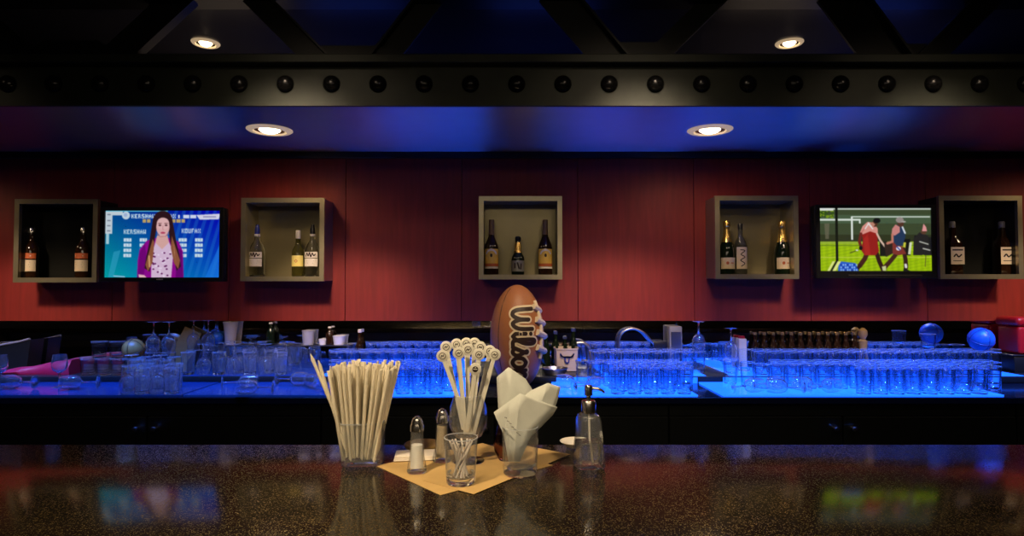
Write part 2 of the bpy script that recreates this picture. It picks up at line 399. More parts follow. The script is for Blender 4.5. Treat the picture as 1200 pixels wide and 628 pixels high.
# ------------------------------------------------------------------ ceiling steelwork
YB = 2.56
tr = empty('steel_truss', (0, 0, 0), 'dark riveted steel truss beam crossing the room above the bar', 'truss')
zb, zt = at(600, 121, YB).z, at(600, 79, YB).z
box('beam_web', XL, XR, YB, YB + 0.012, zb, zt + 0.004, M_STEEL, tr)
box('top_flange', XL, XR, YB - 0.05, YB + 0.10, zt + 0.004, zt + 0.04, M_STEEL, tr, 0.003, 1)
box('bottom_flange', XL, XR, YB - 0.006, YB + 0.012, zb - 0.012, zb - 0.0005, M_STEEL, tr)
rv = None
for k in range(-14, 15):
    x = 0.0195 + k * 0.1945
    if rv is None:
        bm = bmesh.new()
        prof = [(0, 0.028)] + [(0.037 * math.sin(a), 0.028 * math.cos(a)) for a in (0.3, 0.6, 0.9, 1.2, 1.45)] + [(0.037, 0), (0, 0)]
        blathe(bm, prof, 20, Matrix.Rotation(PI / 2, 4, 'X'))
        rv = finish(bm, 'rivet')
    mobj('rivet', rv, M_RIVET, tr, (x, YB, at(600, 98.5, YB).z))
zc = CEIL - 0.003
def diag(xa, xb, ya, yb, wa, m=M_BRACE):
    """flat bar in the truss plane from pixel (xa at flange) to (xb at frame top), extended to the ceiling; an angle section"""
    z0 = zt + 0.042
    a = Vector((xpx(xa, YB), 0, z0)); b = Vector((xpx(xb, YB), 0, at(600, 0, YB).z))
    d = (b - a); k = (zc - z0) / d.z; b = a + d * k
    prism('diagonal', [(a.x - wa / 2, a.z), (a.x + wa / 2, a.z), (b.x + wa / 2, b.z), (b.x - wa / 2, b.z)], YB + ya, YB + ya + 0.012, m, tr)
    s = 1 if yb > 0 else -1
    e = wa / 2 * s
    prism('diagonal_leg', [(a.x + e - 0.006, a.z), (a.x + e + 0.006, a.z), (b.x + e + 0.006, b.z), (b.x + e - 0.006, b.z)], YB + ya - 0.04, YB + ya + 0.0, m, tr)
diag(122, 195, 0.03, 1, 0.20)
diag(20, -62, 0.0, 1, 0.20)
diag(366, 297, 0.0, 1, 0.13)
diag(447, 500, 0.03, -1, 0.12)
diag(712, 655, 0.0, 1, 0.17)
diag(768, 838, 0.03, 1, 0.12)
diag(1040, 990, 0.0, 1, 0.20)
diag(1098, 1168, 0.03, -1, 0.14)
def gusset(px, wpx, hpx):
    z0 = zt + 0.042
    x = xpx(px, YB); w = wpx / F * YB; h = hpx / F * YB
    prism('gusset_plate', [(x - w / 2, z0), (x + w / 2, z0), (x + w * 0.28, z0 + h), (x - w * 0.28, z0 + h)], YB + 0.013, YB + 0.028, M_BRACE, tr)
gusset(74, 120, 22); gusset(405, 130, 16); gusset(742, 120, 20); gusset(1070, 110, 18)
box('top_chord', XL, XR, YB - 0.03, YB + 0.08, zc - 0.03, zc, M_BRACE, tr)

fx0 = 0.03
# downlights
def downlight(loc, rad, label, m=M_LAMP):
    t = empty('downlight', loc, label, 'downlight', 'round recessed downlights')
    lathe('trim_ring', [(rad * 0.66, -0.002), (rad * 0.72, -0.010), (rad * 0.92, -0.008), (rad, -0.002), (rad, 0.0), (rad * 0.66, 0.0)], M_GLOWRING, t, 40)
    lathe('reflector', [(rad * 0.65, -0.004), (rad * 0.5, -0.0015), (rad * 0.5, -0.0005), (rad * 0.65, -0.0005)], M_CHROME, t, 40)
    lathe('lamp', [(0, -0.018), (rad * 0.2, -0.0165), (rad * 0.36, -0.011), (rad * 0.46, -0.0025), (rad * 0.46, -0.001), (0, -0.001)], m, t, 32)
    return t
def spot(loc, power, target, size=110, blend=0.6, col=(1.0, 0.70, 0.40), r=0.05, name='lamp_light'):
    l = bpy.data.lights.new(name, 'SPOT'); l.energy = power; l.color = col; l.spot_size = math.radians(size); l.spot_blend = blend; l.shadow_soft_size = r
    o = bpy.data.objects.new(name, l); C.objects.link(o); o.location = loc
    o.rotation_euler = (Vector(target) - Vector(loc)).to_track_quat('-Z', 'Y').to_euler()
    return o
def area(loc, power, sx, sy, target, col, name='area_light'):
    l = bpy.data.lights.new(name, 'AREA'); l.energy = power; l.color = col; l.shape = 'RECTANGLE'; l.size = sx; l.size_y = sy
    o = bpy.data.objects.new(name, l); C.objects.link(o); o.location = loc
    d = Vector(target) - Vector(loc)
    o.rotation_euler = d.to_track_quat('-Z', 'Y').to_euler()
    return o
YS = 3.0
for px, lb in ((316, 'round glowing downlight in the blue soffit above the second display box'), (832, 'round glowing downlight in the blue soffit above the champagne box')):
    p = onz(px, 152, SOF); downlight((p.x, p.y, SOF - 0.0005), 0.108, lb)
    spot((p.x, p.y, SOF - 0.03), 7, (p.x, p.y, 0), 165, 0.5)
for px, lb in ((-210, ''), (1350, '')):
    p = onz(px, 152, SOF); spot((p.x, p.y, SOF - 0.03), 7, (p.x, p.y, 0), 165, 0.5)
for px, lb in ((241, 'small glowing downlight in the dark ceiling behind the truss at left'), (925, 'small glowing downlight in the dark ceiling behind the truss at right')):
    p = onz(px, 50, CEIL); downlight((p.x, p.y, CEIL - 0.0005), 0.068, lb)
    spot((p.x, p.y, CEIL - 0.02), 3, (p.x, p.y, 0), 140, 0.8)
# ceiling spots over the aisle and the guests (in the ceiling, above the frame)
for x, tx, pw_ in ((-2.70, -2.66, 270), (-0.92, -0.95, 330), (0.55, 0.60, 300), (1.75, 1.80, 230), (2.85, 2.85, 260)):
    spot((x, 1.88, CEIL - 0.02), pw_, (tx, WALL, E - 0.24), 34, 1.0, (1.0, 0.76, 0.54), 0.16)
    spot((x, 1.50, CEIL - 0.02), 18, (tx, WALL, E - 0.6), 80, 1.0, (1.0, 0.76, 0.54), 0.10)  # wide fill spot added to lift the dark gaps on the wall
spot((-0.75, 0.30, CEIL - 0.02), 190, (-0.10, 1.25, BAR + 0.05), 62, 1.0, (1.0, 0.76, 0.46), 0.06)
spot((0.75, 0.45, CEIL - 0.02), 70, (0.1, 1.25, BAR + 0.05), 60, 1.0, (1.0, 0.76, 0.46), 0.06)
spot((0.25, 1.70, CEIL - 0.02), 110, (fx0, 2.97, E - 0.15), 22, 1.0, (1.0, 0.76, 0.50), 0.05)  # narrow warm spot added to brighten the football
# unseen fill light added behind the camera for the beam and chrome
area((0, -1.3, CEIL - 0.03), 26, 3.0, 0.8, (0, -0.6, 0), (1.0, 0.82, 0.6), 'fill_area')
# blue strip lights added under the soffit to make the glasses sparkle
for xc, ln in ((-2.1, 3.4), (2.05, 3.2)):
    ls = area((xc, 2.70, SOF - 0.012), 52, ln, 0.05, (xc, 3.03, BB), (0.03, 0.16, 1.0), 'glass_wash_light'); ls.data.spread = math.radians(46)
# unseen warm and blue lights added above the soffit to tint the ceiling
for x in (-1.5, 1.38): area((x, 3.2, SOF + 0.06), 0.30, 0.5, 0.1, (x, 3.0, CEIL), (1.0, 0.75, 0.6), 'ceiling_wash')
for x in (-0.85, 0.15, 1.95): area((x, 3.25, SOF + 0.06), 0.45, 0.5, 0.1, (x, 3.0, CEIL), (0.05, 0.12, 1.0), 'ceiling_wash')
w = bpy.data.worlds.new('world'); sc.world = w; w.use_nodes = True
w.node_tree.nodes['Background'].inputs[0].default_value = (0.02, 0.03, 0.06, 1); w.node_tree.nodes['Background'].inputs[1].default_value = 0.1

# ------------------------------------------------------------------ display boxes
YF = 3.32; DB = 0.452
def display_box(px, py, label, dark):
    p = at(px, py, YF)
    t = empty('display_box', (p.x, YF, p.z - DB / 2), label, 'display box', 'square metal display boxes on the red wall')
    h = DB / 2; f = 0.026
    bm = bmesh.new()
    for (q0, q1) in (((-h, 0), (h, 0)), ((h, 0), (h, DB)), ((h, DB), (-h, DB)), ((-h, DB), (-h, 0))):
        cx, cz = 0, h
        def inn(q): return (q[0] - math.copysign(f, q[0]), q[1] + (f if q[1] < h else -f))
        i0, i1 = inn(q0), inn(q1)
        fr = [bm.verts.new((q[0], 0, q[1])) for q in (q0, q1, i1, i0)]
        bk = [bm.verts.new((q[0], 0.02, q[1])) for q in (q0, q1, i1, i0)]
        bm.faces.new(fr); bm.faces.new(bk[::-1])
        for i in range(4): bm.faces.new((fr[i], fr[(i + 1) % 4], bk[(i + 1) % 4], bk[i]))
    mobj('frame', finish(bm, 'frame', False), M_FRAME, t)
    bm = bmesh.new(); d = WALL - 0.006 - YF
    bbox(bm, -h + 0.004, -h + f, 0.0205, d, 0.004, DB - 0.004); bbox(bm, h - f, h - 0.004, 0.0205, d, 0.004, DB - 0.004)
    bbox(bm, -h + f, h - f, 0.0205, d, 0.004, f); bbox(bm, -h + f, h - f, 0.0205, d, DB - f, DB - 0.004)
    mobj('casing', finish(bm, 'casing', False), M_INDARK if dark else M_INNER, t)
    box('back_panel', -h + f, h - f, d - 0.006, d, f, DB - f, M_INDARK if dark else M_INNER, t)
    return t, p.z - DB / 2 + f
FZ = {}
for k, (px, py, lb, dk) in enumerate([(65, 282, 'metal framed display box with dark interior left of the newsreader screen', True), (331, 280.5, 'metal framed display box with bright gold interior holding clear bottles', False), (610, 278.5, 'metal framed display box directly above the football', False), (887, 278, 'metal framed display box holding the two champagne bottles', False), (1150, 278, 'metal framed display box with dark interior right of the sports screen', True)]):
    FZ[k] = display_box(px, py, lb, dk)[1]

# bottles: profile as (r, z) in metres; label bands on the body
def band(name, r, z0, z1, m, parent, a0=-1.25, a1=1.25, seg=14, taper=0.0):
    bm = bmesh.new(); rows = []
    for z, rr in ((z0, r), (z1, r - taper)):
        rows.append([bm.verts.new((rr * math.sin(a0 + (a1 - a0) * k / seg), -rr * math.cos(a0 + (a1 - a0) * k / seg), z)) for k in range(seg + 1)])
    for k in range(seg): bm.faces.new((rows[0][k], rows[0][k + 1], rows[1][k + 1], rows[1][k]))
    return mobj(name, finish(bm, name), m, parent)
def marks(name, r, z, specs, m, parent):
    """small printed strokes on a label: (angle path, width)"""
    bm = bmesh.new()
    fn = lambda s, t, o: ((r + o) * math.sin(s / r), -(r + o) * math.cos(s / r), z + t)
    for path, wd in specs: strip_curve(bm, fn, path, wd, 0.0004, 8)
    return mobj(name, finish(bm, name, False), m, parent)
def textlines(n, w, dz, z0=0.0, th=0.0022):
    return [([(-w / 2 + (0.12 * w if i % 2 else 0), z0 - i * dz), (w / 2 - (0.1 * w if i % 2 else 0), z0 - i * dz)], th) for i in range(n)]
def bottle_amber(loc, label):
    t = empty('liquor_bottle', loc, label, 'bottle', 'bottles in the metal display boxes')
    lathe('glass_body', [(0, 0), (0.034, 0), (0.037, 0.004), (0.037, 0.15), (0.034, 0.17), (0.020, 0.195), (0.0145, 0.21), (0.0135, 0.25), (0.0, 0.25)], M_AMBER, t, 24)
    lathe('cap', [(0.0155, 0.249), (0.0155, 0.275), (0.013, 0.279), (0, 0.279)], M_CHROME, t, 20)
    l = band('label', 0.0376, 0.035, 0.098, M_CREAM, t); marks('print', 0.038, 0.085, textlines(3, 0.04, 0.013), M_DARKMARK, l)
    l2 = band('neck_label', 0.0376, 0.105, 0.135, M_ORANGE, t); marks('print', 0.038, 0.12, [([(-0.022, 0), (0.022, 0)], 0.007)], M_CREAM, l2)
def bottle_clear(loc, label, cap):
    t = empty('liquor_bottle', loc, label, 'bottle', 'bottles in the metal display boxes')
    lathe('glass_body', [(0, 0), (0.038, 0), (0.042, 0.005), (0.042, 0.13), (0.040, 0.15), (0.031, 0.175), (0.018, 0.195), (0.014, 0.208), (0.013, 0.24), (0.0105, 0.24), (0.0115, 0.206), (0.028, 0.172), (0.037, 0.148), (0.039, 0.13), (0.039, 0.012), (0, 0.010)], M_GLASS, t, 28)
    lathe('cap', [(0.0145, 0.236), (0.0145, 0.262), (0.0105, 0.275), (0.0085, 0.288), (0, 0.289)], cap, t, 20)
    lathe('collar', [(0.0135, 0.223), (0.0155, 0.225), (0.0155, 0.235), (0.0135, 0.2355)], M_LABELW, t, 20)
    l = band('label', 0.0426, 0.055, 0.098, M_LABELW, t, -1.0, 1.0)
    l2 = band('script_label', 0.0426, 0.102, 0.135, M_LABELW, t, -1.0, 1.0)
    marks('script', 0.043, 0.118, [(spl([(-0.026, -0.008), (-0.018, 0.010), (-0.010, -0.006), (-0.002, 0.012), (0.004, -0.010), (0.012, 0.009), (0.02, -0.004), (0.028, 0.004)]), 0.006)], M_DARKMARK, l2)
    marks('print', 0.043, 0.085, textlines(2, 0.04, 0.012), M_GREYPL, l)
def bottle_yellow(loc, label):
    t = empty('liquor_bottle', loc, label, 'bottle', 'bottles in the metal display boxes')
    lathe('glass_body', [(0, 0), (0.030, 0), (0.033, 0.004), (0.033, 0.13), (0.030, 0.148), (0.018, 0.17), (0.0135, 0.185), (0.0125, 0.235), (0, 0.235)], mat('olive_glass', (0.10, 0.09, 0.02), 0.06, trans=0.6), t, 24)
    lathe('cap', [(0.0135, 0.21), (0.0142, 0.212), (0.0142, 0.252), (0.012, 0.256), (0, 0.256)], M_LABELW, t, 20)
    l = band('label', 0.0336, 0.055, 0.115, M_YELLOWG, t); marks('print', 0.034, 0.085, [([(-0.008, 0.0), (0.0, 0.008), (0.008, 0.0), (0.0, -0.008), (-0.008, 0.0)], 0.003)], M_ORANGE, l)
def bottle_bourbon(loc, label):
    t = empty('liquor_bottle', loc, label, 'bottle', 'bottles in the metal display boxes')
    lathe('glass_body', [(0, 0), (0.036, 0), (0.039, 0.004), (0.039, 0.145), (0.036, 0.165), (0.024, 0.195), (0.016, 0.215), (0.014, 0.262), (0, 0.262)], M_AMBER, t, 24)
    lathe('neck_sleeve', [(0.0165, 0.222), (0.0152, 0.262), (0.0152, 0.302), (0.013, 0.306), (0, 0.306)], mat('brown_sleeve', (0.16, 0.09, 0.05), 0.4), t, 20)
    l = band('label', 0.0396, 0.055, 0.142, M_YELLOW, t)
    marks('arched_title', 0.040, 0.128, [(spl([(-0.03, -0.012), (-0.017, 0.003), (0, 0.008), (0.017, 0.003), (0.03, -0.012)]), 0.010)], M_LABELW, l)
    marks('seal', 0.0402, 0.106, [([(0, -0.003), (0, 0.004)], 0.013)], M_DARKMARK, l)
    band('red_band', 0.0398, 0.046, 0.062, M_ORANGE, t); band('foot_band', 0.0398, 0.034, 0.045, M_LABELW, t)
def bottle_small(loc, label):
    t = empty('liquor_bottle', loc, label, 'bottle', 'bottles in the metal display boxes')
    lathe('glass_body', [(0, 0), (0.033, 0), (0.036, 0.004), (0.036, 0.085), (0.033, 0.10), (0.020, 0.125), (0.016, 0.14), (0.014, 0.19), (0, 0.19)], M_DGREEN, t, 24)
    lathe('neck_foil', [(0.0225, 0.122), (0.0185, 0.137), (0.0165, 0.175), (0.0150, 0.18)], M_GOLD, t, 20)
    lathe('stopper', [(0.0155, 0.186), (0.017, 0.19), (0.017, 0.207), (0.012, 0.213), (0, 0.214)], M_CAPBLK, t, 20)
    l = band('label', 0.0366, 0.018, 0.078, M_SILVERL, t); marks('print', 0.037, 0.05, [([(-0.018, 0.012), (-0.018, -0.012)], 0.008), ([(-0.003, 0.015), (0.006, -0.015)], 0.009), ([(0.018, 0.01), (0.015, -0.018)], 0.007)], M_DARKMARK, l)
def bottle_champagne(loc, label):
    t = empty('champagne_bottle', loc, label, 'bottle', 'bottles in the metal display boxes')
    lathe('glass_body', [(0, 0), (0.038, 0), (0.042, 0.005), (0.042, 0.12), (0.038, 0.15), (0.026, 0.185), (0.018, 0.21), (0.015, 0.25), (0, 0.25)], M_DGREEN, t, 28)
    lathe('neck_foil', [(0.030, 0.178), (0.0275, 0.183), (0.0195, 0.21), (0.016, 0.25), (0.0165, 0.262), (0.0195, 0.266), (0.020, 0.288), (0.017, 0.296), (0, 0.298)], M_GOLD, t, 24)
    l = band('label', 0.0426, 0.030, 0.092, M_CREAM, t, -1.15, 1.15); marks('seal', 0.043, 0.062, [([(-0.01, -0.001), (-0.01, 0.001)], 0.016), ([(0.008, 0.0), (0.024, 0.0)], 0.005)], M_ORANGE, l)
def bottle_slim(loc, label):
    t = empty('liquor_bottle', loc, label, 'bottle', 'bottles in the metal display boxes')
    lathe('glass_body', [(0, 0), (0.032, 0), (0.035, 0.004), (0.035, 0.16), (0.030, 0.18), (0.016, 0.205), (0.013, 0.22), (0.012, 0.262), (0, 0.262)], mat('smoky_glass', (0.16, 0.16, 0.13), 0.05, trans=0.7), t, 24)
    lathe('cap', [(0.0135, 0.25), (0.0135, 0.278), (0.011, 0.282), (0, 0.282)], M_CAPBLK, t, 20)
    l = band('label', 0.0356, 0.03, 0.15, M_CREAM, t, -0.95, 0.95)
    marks('print', 0.036, 0.09, [(spl([(-0.012, 0.045), (0.012, 0.04), (-0.01, 0.02), (0.012, 0.005), (-0.012, -0.012), (0.01, -0.03), (-0.008, -0.045)]), 0.005)], M_DARKMARK, l)
def bottle_square(loc, label):
    t = empty('liquor_bottle', loc, label, 'bottle', 'bottles in the metal display boxes')
    lathe('glass_body', [(0, 0), (0.034, 0), (0.036, 0.004), (0.036, 0.165), (0.033, 0.18), (0.017, 0.205), (0.014, 0.22), (0.013, 0.262), (0, 0.262)], M_AMBER, t, 28, None, 0.6)
    lathe('cap', [(0.0150, 0.258), (0.0155, 0.26), (0.0155, 0.288), (0.012, 0.294), (0, 0.295)], M_GREYPL, t, 20)
    l = box('label', -0.037, 0.037, -0.0385, -0.0372, 0.055, 0.15, M_CREAM, t)
    bm = bmesh.new(); fn = lambda s, tt, o: (s, -0.0388, 0.10 + tt)
    for path, wd in [([(-0.026, 0.034), (0.026, 0.034)], 0.008), (spl([(-0.02, -0.002), (-0.008, 0.01), (0.004, -0.004), (0.02, 0.008)]), 0.008), ([(-0.024, -0.026), (0.022, -0.026)], 0.004)]: strip_curve(bm, fn, path, wd, 0, 8)
    mobj('print', finish(bm, 'print', False), M_DARKMARK, l)
YBT = 3.405
def bx(px, k): 
    p = at(px, 320, YBT); return (p.x, YBT, FZ[k] + 0.0005)
bottle_amber(bx(36, 0), 'dark whiskey bottle with cream label at left in the leftmost box')
bottle_amber(bx(97, 0), 'dark whiskey bottle with cream label at right in the leftmost box')
bottle_clear(bx(301, 1), 'clear round-shouldered bottle with blue cap standing alone at left of gold box', M_CAPBLUE)
bottle_yellow(bx(349, 1), 'slim bottle with yellow label beside the black-capped clear bottle')
bottle_clear(bx(366, 1), 'clear bottle with black cap at right of the yellow-labelled bottle', M_CAPBLK)
bottle_bourbon(bx(576, 2), 'dark bourbon bottle with yellow label at left in the box above football')
bottle_small(bx(607, 2), 'short dark bottle with gold neck and silver label between two bourbon bottles')
bottle_bourbon(bx(639, 2), 'dark bourbon bottle with yellow label at right in the box above football')
bottle_champagne(bx(852, 3), 'gold-foiled champagne bottle next to the slim clear bottle')
bottle_slim(bx(868, 3), 'slim clear bottle with tall cream label beside the left champagne')
bottle_champagne(bx(917, 3), 'gold-foiled champagne bottle standing alone at the right of its box')
bottle_square(bx(1117, 4), 'square dark bottle with cream label at left in the rightmost box')
bottle_square(bx(1175, 4), 'square dark bottle with cream label at right in the rightmost box')

# ------------------------------------------------------------------ televisions
FONT = {'A': '757 55', 'K': '', }
G3 = {'A': ['010', '101', '111', '101', '101'], 'E': ['111', '100', '110', '100', '111'], 'F': ['111', '100', '110', '100', '100'], 'H': ['101', '101', '111', '101', '101'], 'K': ['101', '101', '110', '101', '101'],
      'O': ['111', '101', '101', '101', '111'], 'R': ['110', '101', '110', '101', '101'], 'S': ['111', '100', '111', '001', '111'], 'U': ['101', '101', '101', '101', '111'], 'W': ['101', '101', '101', '111', '101'], 'X': ['101', '101', '010', '101', '101'], '-': ['000', '000', '111', '000', '000'], ' ': ['000'] * 5}
class Canvas:
    K = 4
    def __init__(s, x0, y0, x1, y1):
        s.x0, s.y0, s.x1, s.y1 = x0, y0, x1, y1
        s.w, s.h = int((x1 - x0) * s.K), int((y1 - y0) * s.K)
        s.a = np.zeros((s.h, s.w, 3)); s.Y, s.X = np.mgrid[0:s.h, 0:s.w]
        s.X = s.X / s.K + x0; s.Y = s.Y / s.K + y0
    def fill(s, m, c, al=1.0): s.a[m] = s.a[m] * (1 - al) + np.array(c) / 255 * al
    def poly(s, pts, c, al=1.0):
        m = np.zeros((s.h, s.w), bool); n = len(pts)
        for i in range(n):
            (xa, ya), (xb, yb) = pts[i], pts[(i + 1) % n]
            if ya == yb: continue
            cond = (s.Y < ya) != (s.Y < yb)
            m ^= cond & (s.X < (xb - xa) * (s.Y - ya) / (yb - ya) + xa)
        s.fill(m, c, al)
    def rect(s, a, b, c2, d, c, al=1.0): s.fill((s.X >= a) & (s.X < c2) & (s.Y >= b) & (s.Y < d), c, al)
    def ell(s, cx, cy_, rx, ry, c, al=1.0): s.fill(((s.X - cx) / rx) ** 2 + ((s.Y - cy_) / ry) ** 2 < 1, c, al)
    def line(s, pts, wd, c, al=1.0):
        for (xa, ya), (xb, yb) in zip(pts, pts[1:]):
            dx, dy = xb - xa, yb - ya; L = dx * dx + dy * dy + 1e-9
            t = np.clip(((s.X - xa) * dx + (s.Y - ya) * dy) / L, 0, 1)
            s.fill((s.X - xa - t * dx) ** 2 + (s.Y - ya - t * dy) ** 2 < wd * wd / 4, c, al)
    def text(s, x, y, st, px, py, c):
        for ch in st:
            for r, row in enumerate(G3[ch]):
                for k, v in enumerate(row):
                    if v == '1': s.rect(x + k * px, y + r * py, x + (k + 1) * px, y + (r + 1) * py, c)
            x += 3.8 * px
    def done(s, f=2):
        h, w = s.h // f * f, s.w // f * f
        a = s.a[:h, :w].reshape(h // f, f, w // f, f, 3).mean((1, 3))
        for ax in (0, 1):
            p_ = np.concatenate([np.take(a, [0], ax), a, np.take(a, [-1], ax)], ax); k_ = a.shape[ax]; a = 0.25 * np.take(p_, range(k_), ax) + 0.5 * a + 0.25 * np.take(p_, range(2, k_ + 2), ax)
        return np.clip(a, 0, 1)
def screen(name, img, wd, ht, parent, loc, strength):
    h, w_ = img.shape[:2]
    me = bpy.data.meshes.new(name)
    xs = np.linspace(-wd / 2, wd / 2, w_); zs = np.linspace(ht / 2, -ht / 2, h)
    vx, vz = np.meshgrid(xs, zs); v = np.stack([vx, np.zeros_like(vx), vz], -1).reshape(-1, 3)
    idx = np.arange(h * w_).reshape(h, w_)
    f = np.stack([idx[:-1, :-1], idx[1:, :-1], idx[1:, 1:], idx[:-1, 1:]], -1).reshape(-1, 4)
    me.from_pydata(v.tolist(), [], f.tolist())
    ca = me.color_attributes.new('picture', 'FLOAT_COLOR', 'POINT')
    lin = np.where(img <= 0.04045, img / 12.92, ((img + 0.055) / 1.055) ** 2.4)
    ca.data.foreach_set('color', np.concatenate([lin.reshape(-1, 3), np.ones((h * w_, 1))], 1).astype(np.float32).ravel())
    m = mat(name + '_light', (0.005, 0.005, 0.005), 0.2)
    nt = m.node_tree; at_ = nt.nodes.new('ShaderNodeAttribute'); at_.attribute_name = 'picture'
    nt.links.new(at_.outputs['Color'], nt.nodes['Principled BSDF'].inputs['Emission Color']); nt.nodes['Principled BSDF'].inputs['Emission Strength'].default_value = strength
    return mobj(name, me, m, parent, loc)
def news():
    c = Canvas(124, 247, 257, 325)
    t = (c.X - 124) / 133; u = (c.Y - 247) / 78
    c.a[..., 0] = 0.0; c.a[..., 1] = np.clip(0.42 - 0.30 * t - 0.12 * (1 - u) + 0.25 * u * (t < 2), 0, 1); c.a[..., 2] = np.clip(0.58 + 0.14 * t + 0.1 * u, 0, 1)
    for k in range(11):
        x = 196 + k * 9; c.poly([(x + 8, 247), (x + 12, 247), (x - 10, 325), (x - 14, 325)], (40, 130, 220), 0.35)
    c.poly([(134, 295), (142, 293), (134, 325), (128, 325)], (60, 170, 210), 0.6)
    c.poly([(240, 325), (257, 285), (257, 325)], (40, 140, 255), 0.5)
    c.rect(124, 246, 196, 248.2, (90, 190, 220)); c.rect(124, 248, 132, 274, (205, 220, 230)); c.rect(124, 248, 144, 252.3, (205, 220, 230)); c.ell(147.5, 252.5, 4.6, 4.6, (205, 225, 240)); c.ell(147, 252, 2.2, 2.2, (170, 190, 230))
    c.rect(125, 274, 128.5, 286, (170, 215, 230)); 
    for y in (251, 258, 264, 270): c.rect(126, y, 130, y + 1.2, (120, 130, 150))
    c.text(154, 251, 'KERSHAW', 1.05, 1.0, (225, 245, 255)); c.text(182, 251, 'KOUFAX', 1.05, 1.0, (225, 240, 255))
    for a, b in ((208, 210), (214, 221), (222, 229)): c.rect(a, 252, b, 256, (220, 230, 255))
    c.poly([(229, 252), (257, 250.5), (255, 257), (233, 257.5)], (225, 225, 250)); c.rect(237, 253.5, 252, 255, (150, 150, 200))
    for a, b in ((167, 171), (172, 176), (201, 205), (206, 211), (212, 216)): c.rect(a, 257, b, 261, (200, 170, 110))
    c.text(145.5, 269, 'KERSHAW', 0.98, 1.05, (225, 240, 250)); c.text(212.5, 268, 'KOUFAX', 0.98, 1.05, (225, 240, 250))
    for i in range(4):
        y = 279.2 + i * 6.0
        for a, b in ((145.5, 154.5), (164, 172.5), (209, 218.5), (228, 237)):
            c.rect(a, y, b, y + 4.0, (215, 235, 250)); c.rect(a + 2.6, y + 1, a + 3.2, y + 4, (90, 140, 190)); c.rect(a + 5.8, y, a + 6.4, y + 3, (90, 140, 190))
    # presenter
    H1, H2 = (48, 22, 30), (150, 90, 62)
    c.poly([(161.5, 325), (162, 305), (164, 292), (172, 282), (180, 279), (200, 279), (209, 283), (214, 294), (215.5, 325)], (150, 10, 150))
    c.poly([(162, 325), (164, 296), (170, 285), (172, 300), (169, 325)], (120, 5, 125)); c.poly([(206, 325), (208, 290), (213, 294), (215, 325)], (110, 5, 120))
    c.poly([(183, 281), (197, 281), (203, 296), (201, 325), (178, 325), (178, 298)], (225, 195, 225))
    for i in range(40):
        x = 179 + R.random() * 21; y = 294 + R.random() * 30; c.ell(x, y, 1.2, 0.9, (95, 20, 90) if i % 2 else (245, 225, 250))
    c.poly([(184, 276), (196, 276), (198, 284), (190, 292), (182, 284)], (226, 175, 170))
    c.ell(190, 259.5, 11.5, 12.5, H1); c.poly([(178.5, 258), (184, 262), (181, 282), (179, 300), (176, 318), (170, 314), (172, 300), (175, 284)], H1)
    c.poly([(201.5, 258), (196, 262), (199, 282), (203, 300), (207, 317), (212, 312), (210, 298), (206, 282)], H1)
    c.poly([(179, 280), (181, 284), (179, 308), (174, 318), (171, 310)], H2); c.poly([(201, 276), (205, 288), (211, 305), (209, 315), (204, 308), (200, 290)], H2)
    c.poly([(203, 280), (204, 296), (207, 312), (205, 300)], (205, 150, 105)); c.line([(175, 300), (176, 312)], 2, (215, 165, 115))
    c.ell(190.5, 266, 7.6, 11, (232, 180, 182)); c.ell(190.5, 262, 7.2, 7, (236, 188, 190)); c.poly([(182, 258), (190, 254.5), (199.5, 258), (197, 254), (190, 252), (184, 254)], H1)
    for x in (187, 194.2): c.ell(x, 264, 1.7, 0.9, (70, 30, 40)); c.line([(x - 1.8, 261.8), (x + 1.8, 261.6)], 0.7, (90, 45, 45))
    c.line([(190.6, 264.5), (190.2, 268.5), (191.4, 269)], 0.7, (205, 140, 145)); c.ell(190.6, 272.8, 2.8, 1.2, (190, 70, 100)); c.line([(184, 274), (187, 277.2), (194, 277), (197, 273.5)], 0.8, (190, 130, 130))
    c.poly([(163, 321), (170, 322), (173, 325), (164, 325)], (240, 190, 200)); c.line([(135, 323), (147, 324)], 1.6, (150, 200, 230))
    return c.done()
